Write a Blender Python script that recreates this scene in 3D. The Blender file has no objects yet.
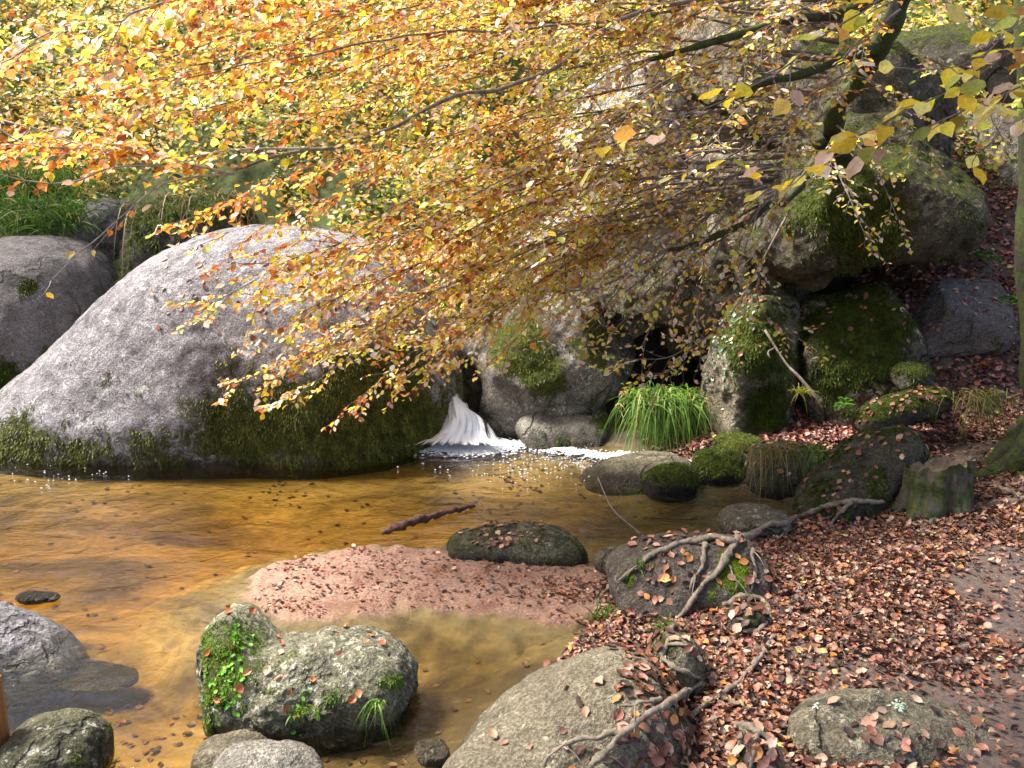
import bpy, math, random
import numpy as np
from mathutils import Vector
random.seed(7); RNG = np.random.default_rng(11)
scene = bpy.context.scene
COL = scene.collection
R = math.radians

# ------------------------------------------------------------------ camera geometry
CAM = np.array([0.0, 0.0, 2.3]); F = 870.0; TH = R(12.6)
UP = np.array([0, math.sin(TH), math.cos(TH)]); FW = np.array([0, math.cos(TH), -math.sin(TH)]); RT = np.array([1.0, 0, 0])
def ray(px, py): return FW + (px-512)/F*RT - (py-384)/F*UP
def at(px, py, Y):
    d = ray(px, py); return CAM + d*(Y/d[1])
def atz(px, py, z=0.0):
    d = ray(px, py); return CAM + d*((z-CAM[2])/d[2])
def project(P):
    q = P-CAM; dep = q@FW
    dep = np.where(dep < 0.05, 0.05, dep)
    return 512+F*(q@RT)/dep, 384-F*(q@UP)/dep, dep

# ------------------------------------------------------------------ noise
def _hash(i, j, k, s):
    n = (i*374761393 + j*668265263 + k*2147483647 + s*1274126177) & 0xffffffff
    n = ((n ^ (n >> 13))*1274126177) & 0xffffffff
    n = ((n ^ (n >> 15))*2246822519) & 0xffffffff
    return ((n ^ (n >> 16)) & 0xffffff)/float(0xffffff)
def vnoise(P, s=0):
    P = np.asarray(P, float); I = np.floor(P).astype(np.int64); f = P-I; f = f*f*f*(f*(f*6-15)+10)
    r = 0
    for a in (0, 1):
        for b in (0, 1):
            for c in (0, 1):
                w = (f[:, 0] if a else 1-f[:, 0])*(f[:, 1] if b else 1-f[:, 1])*(f[:, 2] if c else 1-f[:, 2])
                r = r + w*_hash(I[:, 0]+a, I[:, 1]+b, I[:, 2]+c, s)
    return r*2-1
def fbm(P, o=4, s=0):
    r = 0; a = 1; t = 0
    for k in range(o):
        r = r+a*vnoise(P*2**k+13.7*k, s+k); t += a; a *= .5
    return r/t
def sst(a, b, x):
    t = np.clip((x-a)/(b-a), 0, 1); return t*t*(3-2*t)

# ------------------------------------------------------------------ objects
def tag(o, label=None, cat=None, group=None, kind=None):
    if label: o['label'] = label
    if cat: o['category'] = cat
    if group: o['group'] = group
    if kind: o['kind'] = kind
    return o
def mesh_np(name, V, faces, mat, parent=None, loc=(0, 0, 0), smooth=True, col=None, attrs=None, nside=None):
    """faces: (n,k) array or list of (n,k) arrays"""
    if not isinstance(faces, list): faces = [faces]
    V = np.asarray(V, float)-np.asarray(loc, float)
    me = bpy.data.meshes.new(name)
    me.vertices.add(len(V)); me.vertices.foreach_set('co', V.astype(np.float32).ravel())
    loops = np.concatenate([f.ravel() for f in faces]).astype(np.int32)
    tot = np.concatenate([np.full(len(f), f.shape[1]) for f in faces]).astype(np.int32)
    st = np.concatenate([[0], np.cumsum(tot)[:-1]]).astype(np.int32)
    me.loops.add(len(loops)); me.loops.foreach_set('vertex_index', loops)
    me.polygons.add(len(tot)); me.polygons.foreach_set('loop_start', st); me.polygons.foreach_set('loop_total', tot)
    me.polygons.foreach_set('use_smooth', np.full(len(tot), smooth))
    me.update(calc_edges=True)
    if col is not None:
        a = me.color_attributes.new('Col', 'FLOAT_COLOR', 'POINT')
        c = np.ones((len(V), 4), np.float32); c[:, :3] = col; a.data.foreach_set('color', c.ravel())
    for k, v in (attrs or {}).items():
        a = me.attributes.new(k, 'FLOAT', 'POINT'); a.data.foreach_set('value', np.asarray(v, np.float32))
    me.materials.append(mat)
    o = bpy.data.objects.new(name, me); COL.objects.link(o)
    if parent is not None:
        o.parent = parent; o.location = np.asarray(loc)-np.asarray(parent.matrix_world.translation if False else parent['_loc'])
    else:
        o.location = loc
    o['_loc'] = [float(x) for x in loc]
    return o
def empty(name, loc):
    o = bpy.data.objects.new(name, None); COL.objects.link(o); o.location = loc; o.empty_display_size = .1
    o['_loc'] = [float(x) for x in loc]
    return o

# ------------------------------------------------------------------ materials
def newmat(name):
    m = bpy.data.materials.new(name); m.use_nodes = True; nt = m.node_tree
    b = nt.nodes['Principled BSDF']; out = nt.nodes['Material Output']
    return m, nt, b, out
def N(nt, t, **k):
    n = nt.nodes.new(t)
    for a, v in k.items():
        if a == 'op': n.operation = v
        elif a == 'bt': n.blend_type = v
        else: setattr(n, a, v)
    return n
def L(nt, a, b): nt.links.new(a, b)
def noise_n(nt, vec, scale, detail=5, rough=.55, dist=0):
    n = N(nt, 'ShaderNodeTexNoise'); n.inputs['Scale'].default_value = scale; n.inputs['Detail'].default_value = detail
    n.inputs['Roughness'].default_value = rough; n.inputs['Distortion'].default_value = dist; L(nt, vec, n.inputs['Vector']); return n.outputs['Fac']
def ramp(nt, fac, stops, interp='LINEAR'):
    r = N(nt, 'ShaderNodeValToRGB'); cr = r.color_ramp; cr.interpolation = interp
    while len(cr.elements) < len(stops): cr.elements.new(.5)
    for e, (p, c) in zip(cr.elements, stops):
        e.position = p; e.color = (*c, 1) if len(c) == 3 else c
    L(nt, fac, r.inputs['Fac']); return r.outputs['Color']
def mix(nt, fac, a, b, bt='MIX'):
    m = N(nt, 'ShaderNodeMix'); m.data_type = 'RGBA'; m.blend_type = bt
    for i, v in ((0, fac), (6, a), (7, b)):
        if isinstance(v, (int, float)): m.inputs[i].default_value = v
        elif isinstance(v, tuple): m.inputs[i].default_value = (*v, 1)
        else: L(nt, v, m.inputs[i])
    return m.outputs[2]
def math_n(nt, op, a, b=0, c=None):
    m = N(nt, 'ShaderNodeMath', op=op)
    for i, v in ((0, a), (1, b), (2, c)):
        if v is None: continue
        if isinstance(v, (int, float)): m.inputs[i].default_value = v
        else: L(nt, v, m.inputs[i])
    return m.outputs[0]
def maprange(nt, v, a, b, c=0, d=1):
    m = N(nt, 'ShaderNodeMapRange'); m.interpolation_type = 'SMOOTHSTEP'; L(nt, v, m.inputs[0])
    for i, x in zip((1, 2, 3, 4), (a, b, c, d)): m.inputs[i].default_value = x
    return m.outputs[0]
def attr(nt, n):
    a = N(nt, 'ShaderNodeAttribute'); a.attribute_name = n; return a
def bump(nt, h, strength, dist, prev=None):
    b = N(nt, 'ShaderNodeBump'); b.inputs['Strength'].default_value = strength; b.inputs['Distance'].default_value = dist
    L(nt, h, b.inputs['Height'])
    if prev is not None: L(nt, prev, b.inputs['Normal'])
    return b.outputs['Normal']
def scalevec(nt, vec, s):
    m = N(nt, 'ShaderNodeMapping'); m.inputs['Scale'].default_value = s; L(nt, vec, m.inputs['Vector']); return m.outputs['Vector']

MOSSD, MOSSL = (.022, .034, .006), (.22, .25, .022)
_rm = {}
def rock_mat(dark=(.1, .092, .078), light=(.33, .31, .265), lichen=.3, lich_col=(.55, .56, .5), streak=.3, lsc=24, crack=.5, mossl=MOSSL):
    key = (dark, light, lichen, lich_col, streak, mossl, lsc, crack)
    if key in _rm: return _rm[key]
    m, nt, b, out = newmat('rock_granite')
    g = N(nt, 'ShaderNodeNewGeometry'); P = g.outputs['Position']
    n1 = noise_n(nt, P, 1.6, 6, .6, .4); n2 = noise_n(nt, P, 11, 6, .7); n3 = noise_n(nt, P, 70, 3, .7)
    n1b = noise_n(nt, P, 4.5, 7, .7, .8); c = ramp(nt, math_n(nt, 'ADD', math_n(nt, 'MULTIPLY', n1, .5), math_n(nt, 'MULTIPLY', n1b, .5)), [(.36, dark), (.62, light)])
    c = mix(nt, math_n(nt, 'MULTIPLY', maprange(nt, n2, .35, .7), .55), c, tuple(x*1.25 for x in light))
    sp = maprange(nt, n3, .42, .6)
    c = mix(nt, .75, c, mix(nt, sp, (.42, .42, .42), (1.25, 1.22, 1.2)), 'MULTIPLY')
    st = noise_n(nt, scalevec(nt, P, (5, 5, .7)), 1, 5, .6)
    c = mix(nt, math_n(nt, 'MULTIPLY', maprange(nt, st, .5, .72), streak), c, (.045, .04, .036))
    # lichen blotches
    lw = noise_n(nt, P, 3.2, 2); lf = noise_n(nt, P, lsc, 5, .75, .5)
    lm = math_n(nt, 'MULTIPLY', maprange(nt, lf, .60-.10*lichen, .66-.06*lichen), maprange(nt, lw, .52-.3*lichen, .7-.2*lichen))
    c = mix(nt, math_n(nt, 'MULTIPLY', lm, min(1, .4+lichen)), c, lich_col)
    # dark pits
    vo = N(nt, 'ShaderNodeTexVoronoi'); vo.feature = 'DISTANCE_TO_EDGE'; vo.inputs['Scale'].default_value = 1.15
    wp = N(nt, 'ShaderNodeVectorMath', op='ADD'); L(nt, P, wp.inputs[0]); wn = N(nt, 'ShaderNodeTexNoise'); wn.inputs['Scale'].default_value = 1.8; wn.inputs['Detail'].default_value = 6; L(nt, P, wn.inputs['Vector']); L(nt, wn.outputs['Color'], wp.inputs[1])
    L(nt, scalevec(nt, wp.outputs[0], (1, 1, .55)), vo.inputs['Vector'])
    ck = math_n(nt, 'MULTIPLY', maprange(nt, vo.outputs['Distance'], .028, .004), math_n(nt, 'MULTIPLY', maprange(nt, noise_n(nt, P, 1.3, 2), .42, .55), crack))
    c = mix(nt, ck, c, (.02, .017, .013))
    tl = N(nt, 'ShaderNodeSeparateXYZ'); L(nt, P, tl.inputs[0])
    c = mix(nt, math_n(nt, 'MULTIPLY', maprange(nt, math_n(nt, 'ADD', tl.outputs['Z'], math_n(nt, 'MULTIPLY', n1b, .16)), .22, .1), .55), c, mix(nt, 1, c, (.4, .38, .26), 'MULTIPLY'))
    # moss
    am = attr(nt, 'moss').outputs['Fac']
    mn = noise_n(nt, P, 7, 10, .85, .9)
    mf = maprange(nt, math_n(nt, 'ADD', am, math_n(nt, 'MULTIPLY', math_n(nt, 'SUBTRACT', mn, .5), 2.2)), .42, .62)
    mc = ramp(nt, noise_n(nt, P, 18, 5, .75), [(.3, MOSSD), (.55, tuple((a+2*b)/3 for a, b in zip(mossl, MOSSD))), (.75, mossl)])
    c = mix(nt, mf, c, mc)
    wet = attr(nt, 'wet').outputs['Fac']
    c = mix(nt, math_n(nt, 'MULTIPLY', wet, .85), c, mix(nt, 1, c, (.25, .23, .2), 'MULTIPLY'))
    L(nt, c, b.inputs['Base Color'])
    L(nt, math_n(nt, 'SUBTRACT', .9, math_n(nt, 'MULTIPLY', wet, .6)), b.inputs['Roughness'])
    b.inputs['Specular IOR Level'].default_value = .3
    h1 = math_n(nt, 'ADD', math_n(nt, 'MULTIPLY', n2, 1.2), math_n(nt, 'MULTIPLY', n3, .35))
    nb = bump(nt, math_n(nt, 'ADD', h1, math_n(nt, 'SUBTRACT', math_n(nt, 'MULTIPLY', n1b, 1.5), math_n(nt, 'MULTIPLY', ck, 1.2))), 1, .05)
    mh = noise_n(nt, P, 60, 6, .8)
    nb = bump(nt, math_n(nt, 'MULTIPLY', mf, math_n(nt, 'ADD', mh, .6)), .9, .022, nb)
    L(nt, nb, b.inputs['Normal'])
    _rm[key] = m; return m

def leaf_mat(name, trans=.45, rough=.5, spec=.3):
    m, nt, b, out = newmat(name)
    c = attr(nt, 'Col').outputs['Color']
    g = N(nt, 'ShaderNodeNewGeometry')
    nz = noise_n(nt, g.outputs['Position'], 90, 3)
    c = mix(nt, .5, c, ramp(nt, nz, [(.3, (.55, .5, .45)), (.65, (1.15, 1.15, 1.1))]), 'MULTIPLY')
    L(nt, c, b.inputs['Base Color']); b.inputs['Roughness'].default_value = rough; b.inputs['Specular IOR Level'].default_value = spec
    t = N(nt, 'ShaderNodeBsdfTranslucent'); L(nt, c, t.inputs['Color'])
    mx = N(nt, 'ShaderNodeMixShader'); mx.inputs[0].default_value = trans
    L(nt, b.outputs[0], mx.inputs[1]); L(nt, t.outputs[0], mx.inputs[2]); L(nt, mx.outputs[0], out.inputs['Surface'])
    return m
M_leaf = leaf_mat('autumn_leaf', .58, .42, .5)
M_litter = leaf_mat('fallen_leaf', .12, .5, .5)
M_green = leaf_mat('green_blade', .35, .5, .3)

def bark_mat(name, c0, c1, moss=.0, mossc=(.07, .1, .012)):
    m, nt, b, out = newmat(name)
    g = N(nt, 'ShaderNodeNewGeometry'); P = g.outputs['Position']
    n = noise_n(nt, scalevec(nt, P, (1, 1, .35)), 28, 6, .65, .5)
    c = ramp(nt, n, [(.3, c0), (.7, c1)])
    if moss > 0:
        mn = noise_n(nt, P, 7, 5, .7)
        mf = maprange(nt, mn, .62-.3*moss, .72-.3*moss)
        c = mix(nt, mf, c, ramp(nt, noise_n(nt, P, 40, 4), [(.3, (.015, .025, .004)), (.7, mossc)]))
    L(nt, c, b.inputs['Base Color']); b.inputs['Roughness'].default_value = .85
    L(nt, bump(nt, n, .8, .015), b.inputs['Normal'])
    return m
M_twig = bark_mat('bark_twig', (.09, .065, .055), (.3, .24, .21))
M_pale = bark_mat('bark_pale', (.2, .17, .15), (.5, .45, .42))
M_limb = bark_mat('bark_dark', (.012, .01, .007), (.05, .04, .028), .7, (.06, .085, .012))
M_root = bark_mat('root_bark', (.08, .06, .045), (.32, .26, .2), .2, (.1, .13, .02))
M_stump = bark_mat('stump_bark', (.02, .016, .012), (.14, .12, .09), .6, (.09, .11, .02))
M_trunk = bark_mat('trunk_bark', (.012, .01, .008), (.05, .042, .03), .7, (.07, .09, .012))

# ------------------------------------------------------------------ terrain
POOLPX = [(440, 800), (500, 728), (556, 662), (592, 622), (600, 580), (650, 556), (700, 540), (780, 533), (806, 512), (770, 492), (725, 480), (700, 464), (640, 448), (520, 436), (440, 428), (380, 425), (200, 425), (0, 430)]
POOL = [tuple(atz(a, b)[:2]) for a, b in POOLPX] + [(-7, 8.6), (-9.5, 7), (-9.5, -4), (-1.2, -4), (-.9, 0), (-.55, 2.0)]
POOL = np.array(POOL)
def sdf_poly(X, Y, poly):
    d = np.full(X.shape, 1e9); s = np.zeros(X.shape, bool); n = len(poly)
    for i in range(n):
        a = poly[i]; b = poly[(i+1) % n]; e = b-a
        wx, wy = X-a[0], Y-a[1]; t = np.clip((wx*e[0]+wy*e[1])/(e@e), 0, 1)
        d = np.minimum(d, (wx-e[0]*t)**2+(wy-e[1]*t)**2)
        c = ((a[1] <= Y) != (b[1] <= Y)) & (X < (b[0]-a[0])*(Y-a[1])/(b[1]-a[1]+1e-12)+a[0]); s ^= c
    return np.where(s, -1, 1)*np.sqrt(d)      # negative inside the pool
def height(X, Y):
    X = np.asarray(X, float); Y = np.asarray(Y, float)
    d = sdf_poly(X, Y, POOL)
    Pn = np.stack([X.ravel(), Y.ravel(), 0*X.ravel()], 1)
    n1 = fbm(Pn*.9, 4, 3).reshape(X.shape); n2 = fbm(Pn*5, 3, 9).reshape(X.shape)
    bed = (-.02-.08*sst(0, .4, -d)-.2*sst(.3, 1.8, -d)+.05*n1*sst(0, .6, -d)+.008*n2)*(1-.45*sst(5.9, 7.0, Y))
    land = .09*sst(0, .25, d)+.11*sst(.3, 1.4, d)+.035*np.clip(d, 0, 6)+.05*n1*sst(0, .6, d)+.022*n2
    y0 = 8.6+1.2*sst(-.6, .6, X)-3.2*sst(2.2, 4.0, X)
    sl = .66
    u = np.clip(Y-y0, 0, 11)+.2*np.clip(Y-y0-11, 0, 30)
    hill = sl*u*sst(-.2, 1.6, u+.2) + .35*n1*sst(.5, 3, u)+.12*n2*sst(.3, 1.5, u)
    # right side bank rises a little away from the water
    side = .12*np.clip(X-3.0, 0, 20)*sst(2, 5, Y)
    lf = .5*np.clip(-X-9.5, 0, 12)
    return np.where(d < 0, bed, land+side+lf+hill)
def on_ground(px, py, dz=0.0):
    d = ray(px, py); d = d/np.linalg.norm(d); t = np.linspace(1.5, 25, 1600)
    P = CAM+t[:, None]*d; h = np.maximum(height(P[:, 0], P[:, 1]), -.0)
    i = np.argmax(P[:, 2] < h); p = P[i].copy(); p[2] = h[i]+dz; return p
def axis(segs):
    r = []
    for a, b, s in segs: r += list(np.arange(a, b, s))
    return np.array(r+[segs[-1][1]])
gx = axis([(-60, -12, 4), (-12, -5, .25), (-5, 5.5, .04), (5.5, 12, .25), (12, 60, 4)])
gy = axis([(-40, -6, 3), (-6, 1.5, .3), (1.5, 8, .04), (8, 13, .07), (13, 28, .4), (28, 70, 3)])
GX, GY = np.meshgrid(gx, gy); H = height(GX, GY)
V = np.stack([GX.ravel(), GY.ravel(), H.ravel()], 1)
nx, ny = len(gx), len(gy); I = (np.arange(ny-1)[:, None]*nx+np.arange(nx-1)[None]).ravel()
def sand_nodes(nt, P, sx, YY):
    n1 = noise_n(nt, P, 2.2, 6, .6, .5); n2 = noise_n(nt, P, 30, 5, .7); n0 = math_n(nt, 'SUBTRACT', noise_n(nt, scalevec(nt, P, (.55, 1.0, 1)), 1.5, 7, .68, .8), math_n(nt, 'ADD', math_n(nt, 'MULTIPLY', maprange(nt, sx.outputs['X'], -.2, 1.6), .12), math_n(nt, 'MULTIPLY', maprange(nt, YY, 4.6, 3.0), .06)))
    sand = ramp(nt, n0, [(.36, (.06, .042, .016)), (.43, (.13, .1, .036)), (.55, (.25, .195, .08)), (.68, (.38, .31, .155))])
    pb = N(nt, 'ShaderNodeTexVoronoi'); pb.inputs['Scale'].default_value = 9; L(nt, P, pb.inputs['Vector']); sand = mix(nt, math_n(nt, 'MULTIPLY', maprange(nt, noise_n(nt, P, 1.7, 3), .5, .62), .55), sand, mix(nt, 1, sand, mix(nt, pb.outputs['Color'], (.3, .25, .2), (1.2, 1.1, 1)), 'MULTIPLY'))
    sand = mix(nt, .5, sand, ramp(nt, n2, [(.3, (.6, .6, .6)), (.7, (1.2, 1.2, 1.2))]), 'MULTIPLY')
    return sand, n1, n2
m, nt, b, out = newmat('ground_soil')
g = N(nt, 'ShaderNodeNewGeometry'); P = g.outputs['Position']; sx = N(nt, 'ShaderNodeSeparateXYZ'); L(nt, P, sx.inputs[0]); Z = sx.outputs['Z']; YY = sx.outputs['Y']
sand, n1, n2 = sand_nodes(nt, P, sx, YY)
soil = ramp(nt, n2, [(.3, (.05, .036, .03)), (.7, (.17, .12, .1))])
mossy = ramp(nt, noise_n(nt, P, 9, 6, .7), [(.3, (.02, .03, .006)), (.6, (.08, .10, .02)), (.75, (.16, .12, .05))])
c = mix(nt, maprange(nt, Z, -.03, .03), sand, soil)
c = mix(nt, math_n(nt, 'MULTIPLY', maprange(nt, YY, 8.2, 9.6), 1), c, mossy)
L(nt, c, b.inputs['Base Color']); b.inputs['Roughness'].default_value = .95
L(nt, bump(nt, math_n(nt, 'ADD', n2, n1), .5, .03), b.inputs['Normal'])
tag(mesh_np('ground', V, np.stack([I, I+1, I+nx+1, I+nx], 1), m), 'brown earth bank and hillside around the stream', 'ground', kind='structure')

# water: a closed body whose tint comes from its depth
m, nt, b, out = newmat('stream_water'); nt.nodes.remove(b)
g = N(nt, 'ShaderNodeNewGeometry'); P = g.outputs['Position']
w1 = noise_n(nt, scalevec(nt, P, (1, 1.3, 1)), 2.4, 4, .55, 1.2); w2 = noise_n(nt, scalevec(nt, P, (1, 1.5, 1)), 11, 4, .6, .8)
vd = N(nt, 'ShaderNodeVectorMath', op='DISTANCE'); L(nt, P, vd.inputs[0]); vd.inputs[1].default_value = tuple(atz(462, 440))
fal = maprange(nt, vd.outputs['Value'], 2.4, .1, 0, 1)
rip = N(nt, 'ShaderNodeMath', op='SINE'); wv = math_n(nt, 'ADD', math_n(nt, 'MULTIPLY', vd.outputs['Value'], 42), math_n(nt, 'MULTIPLY', w1, 9)); L(nt, wv, rip.inputs[0])
hgt = math_n(nt, 'ADD', math_n(nt, 'ADD', math_n(nt, 'MULTIPLY', w1, 1.5), math_n(nt, 'MULTIPLY', w2, .6)), math_n(nt, 'MULTIPLY', math_n(nt, 'MULTIPLY', rip.outputs[0], fal), .16))
nb = bump(nt, hgt, .36, .05)
gl = N(nt, 'ShaderNodeBsdfGlossy'); gl.inputs['Roughness'].default_value = .03; L(nt, nb, gl.inputs['Normal'])
tr = N(nt, 'ShaderNodeBsdfTransparent'); tr.inputs[0].default_value = (.99, .97, .93, 1)
fr = N(nt, 'ShaderNodeFresnel'); fr.inputs[0].default_value = 1.34; L(nt, nb, fr.inputs['Normal'])
bf = math_n(nt, 'MULTIPLY', math_n(nt, 'SUBTRACT', 1, g.outputs['Backfacing']), math_n(nt, 'MINIMUM', math_n(nt, 'MULTIPLY', fr.outputs[0], 1.9), 1))
mx = N(nt, 'ShaderNodeMixShader'); L(nt, bf, mx.inputs[0]); L(nt, tr.outputs[0], mx.inputs[1]); L(nt, gl.outputs[0], mx.inputs[2]); L(nt, mx.outputs[0], out.inputs['Surface'])
va = N(nt, 'ShaderNodeVolumeAbsorption'); va.inputs['Color'].default_value = (.84, .67, .2, 1); va.inputs['Density'].default_value = 2.6; L(nt, va.outputs[0], out.inputs['Volume'])
x0, x1, y0_, y1 = -10.3, 4.2, -4.6, 9.0
wx = np.linspace(x0, x1, 60); wy = np.linspace(y0_, y1, 60); WX, WY = np.meshgrid(wx, wy)
VT = np.stack([WX.ravel(), WY.ravel(), 0*WX.ravel()], 1); VB = VT.copy(); VB[:, 2] = -1.4
I = (np.arange(59)[:, None]*60+np.arange(59)[None]).ravel(); q = np.stack([I, I+1, I+61, I+60], 1)
per = list(range(60))+[59+60*k for k in range(1, 60)]+list(range(3598, 3539, -1))+[60*k for k in range(58, 0, -1)]
side = np.array([[per[k], per[k]+3600, per[(k+1) % len(per)]+3600, per[(k+1) % len(per)]] for k in range(len(per))])
tag(mesh_np('water', np.concatenate([VT, VB]), [q, q[:, ::-1]+3600, side], m), 'shallow amber stream pool', 'water', kind='structure')

# ------------------------------------------------------------------ rocks
_ico = {}
def ico(n):
    if n in _ico: return _ico[n]
    import bmesh
    bm = bmesh.new(); bmesh.ops.create_icosphere(bm, subdivisions=n, radius=1)
    V = np.array([v.co[:] for v in bm.verts]); Fc = np.array([[v.index for v in f.verts] for f in bm.faces]); bm.free()
    _ico[n] = (V/np.linalg.norm(V, axis=1)[:, None], Fc); return _ico[n]
class Blob:
    """px,py,Y centre; rx, rz half sizes in pixels at that distance; ry half depth in metres; rot in the picture plane"""
    def __init__(s, px, py, Y, rx, rz, ry, rot=0, p=2.3, yaw=0):
        s.c = at(px, py, Y); k = np.linalg.norm((s.c-CAM)@FW)/F
        s.r = np.array([rx*k, ry, rz*k]); a = R(rot); y = R(yaw)
        A = np.array([[math.cos(a), 0, math.sin(a)], [0, 1, 0], [-math.sin(a), 0, math.cos(a)]])
        B = np.array([[math.cos(y), math.sin(y), 0], [-math.sin(y), math.cos(y), 0], [0, 0, 1]])
        s.M = A@B; s.p = p
    def f(s, P):
        q = np.abs(((P-s.c)@s.M.T)/s.r)
        return (np.sum(q**s.p, axis=1)**(1/s.p)-1)*min(s.r)
def smin(a, b, k):
    h = np.clip(.5+.5*(b-a)/k, 0, 1); return b*(1-h)+a*h-k*h*(1-h)
def vnormals(V, Fc):
    n = np.cross(V[Fc[:, 1]]-V[Fc[:, 0]], V[Fc[:, 2]]-V[Fc[:, 0]]); r = np.zeros_like(V)
    for k in range(3): np.add.at(r, Fc[:, k], n)
    return r/(np.linalg.norm(r, axis=1)[:, None]+1e-12)
ROCKS = {}
def rock(key, name, label, cat, blobs, mat, res=5, rough=.085, freq=1.6, k=.15, cuts=0, cutd=.8, seed=1, moss=(0, 0, 0), spots=(), group=None, wet=.08, center=None, tuft=0, tuftlen=.03, noflat=False, mcol=((.03, .05, .008), (.14, .19, .02)), lowcut=None):
    c = np.array(center) if center is not None else blobs[0].c
    D, Fc = ico(res); big = max(b.r.max() for b in blobs)*3.2
    rg = np.random.default_rng(seed); planes = []
    for _ in range(cuts):
        n = rg.normal(size=3); n[2] = abs(n[2])*.9; n[1] = -abs(n[1]) if rg.random() < .65 else n[1]; n /= np.linalg.norm(n)
        rad = math.sqrt(sum((n[i]*blobs[0].r[i])**2 for i in range(3))); planes.append((n, blobs[0].c@n+rad*(cutd-.2+.2*rg.random())))
    def fn(P):
        P = P + .0
        v = blobs[0].f(P)
        for b in blobs[1:]: v = smin(v, b.f(P), k)
        for n, d in planes: v = -smin(-v, -(P@n-d), .04)
        return v
    lo = np.zeros(len(D)); hi = np.full(len(D), big)
    # march outward then bisect
    t = np.zeros(len(D)); step = big/40; done = np.zeros(len(D), bool)
    for i in range(41):
        P = c+D*(i*step); out_ = (fn(P) > 0) & ~done; hi[out_] = i*step; lo[out_] = max(0, (i-1)*step); done |= out_
    for _ in range(14):
        md = (lo+hi)/2; ins = fn(c+D*md[:, None]) < 0; lo = np.where(ins, md, lo); hi = np.where(ins, hi, md)
    r = (lo+hi)/2; P = c+D*r[:, None]
    s0 = min(blobs[0].r)
    nz = fbm(P*freq/s0*.6+seed*7.1, 6, seed)*rough*2.2+np.abs(fbm(P*freq*2.3/s0+seed*3, 4, seed+5))*rough*-.9
    P = P+D*(nz*s0)[:, None]
    nv = vnormals(P, Fc); P = P+nv*(.016*fbm(P*9, 4, seed+2)+.05*rough/.06*np.minimum(0, fbm(P*2.6+seed, 3, seed+8)))[:, None]
    nrm = vnormals(P, Fc)
    lowz = P[:, 2]
    up, low, base = moss
    mo = base+up*sst(.1, .85, nrm[:, 2])
    if low: mo = mo+low*sst(.55, .12, lowz)
    for (px, py, Y, rad, s) in spots:
        q = at(px, py, Y); kk = Y/F; dd = np.linalg.norm((P-q)*np.array([1, .5, 1]), axis=1)
        mo = mo+s*sst(rad*kk*1.25, rad*kk*.4, dd)
    wt = sst(wet, wet*.35, P[:, 2]+.02*fbm(P*9, 3, 4)) if wet else 0*lowz
    loc = (c[0], c[1], max(P[:, 2].min(), 0.0))
    o = mesh_np(name, P, Fc, mat, loc=loc, attrs={'moss': np.clip(mo, -1, 1.5), 'wet': wt})
    tag(o, label, cat, group); ROCKS[key] = (o, P, Fc, nrm, mo)
    if tuft:
        moss_tufts(o, P, Fc, mo, tuft, tuftlen, mcol, seed)
    return o
def samp_faces(P, Fc, w, n, rg):
    a, b_, c = P[Fc[:, 0]], P[Fc[:, 1]], P[Fc[:, 2]]
    cr = np.cross(b_-a, c-a); ar = np.linalg.norm(cr, axis=1); ww = ar*w
    if ww.sum() <= 0: return None
    f = rg.choice(len(Fc), n, p=ww/ww.sum()); u = rg.random(n); v = rg.random(n); s = u+v > 1; u[s] = 1-u[s]; v[s] = 1-v[s]
    q = a[f]+u[:, None]*(b_[f]-a[f])+v[:, None]*(c[f]-a[f]); nn = cr[f]/(ar[f][:, None]+1e-12); return q, nn, f
def facing(P, Fc):
    a, b_, c = P[Fc[:, 0]], P[Fc[:, 1]], P[Fc[:, 2]]; cr = np.cross(b_-a, c-a); ce = (a+b_+c)/3
    return ((CAM-ce)*cr).sum(1)/(np.linalg.norm(cr, axis=1)*np.linalg.norm(CAM-ce, axis=1)+1e-12)
def blades(q, nn, ln, wd, droop, cols, rg, name, mat, parent=None, seg=2):
    """little blades growing along nn, drooping down"""
    n = len(q); side = np.cross(nn, rg.normal(size=(n, 3))); side /= np.linalg.norm(side, axis=1)[:, None]+1e-9
    ln = np.asarray(ln).reshape(-1, 1)*np.ones((n, 1)); Vs = []
    for j in range(seg+1):
        t = j/seg; p = q+nn*ln*t+np.array([0, 0, -1])*ln*droop*t*t
        w = wd*(1-t)**.7*(1 if np.isscalar(wd) else 1)
        if j < seg: Vs += [p-side*w, p+side*w]
        else: Vs += [p]
    V = np.stack(Vs, 1).reshape(-1, 3); m_ = len(Vs); base = np.arange(n)*m_
    fs = [np.stack([base+2*j, base+2*j+1, base+2*j+3, base+2*j+2], 1) for j in range(seg-1)]
    tri = np.stack([base+2*(seg-1), base+2*(seg-1)+1, base+2*seg], 1)
    C = np.repeat(cols, m_, axis=0)
    return mesh_np(name, V, fs+[tri], mat, parent, col=C, loc=parent['_loc'] if parent is not None else (q[:, 0].mean(), q[:, 1].mean(), q[:, 2].min()))
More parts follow.
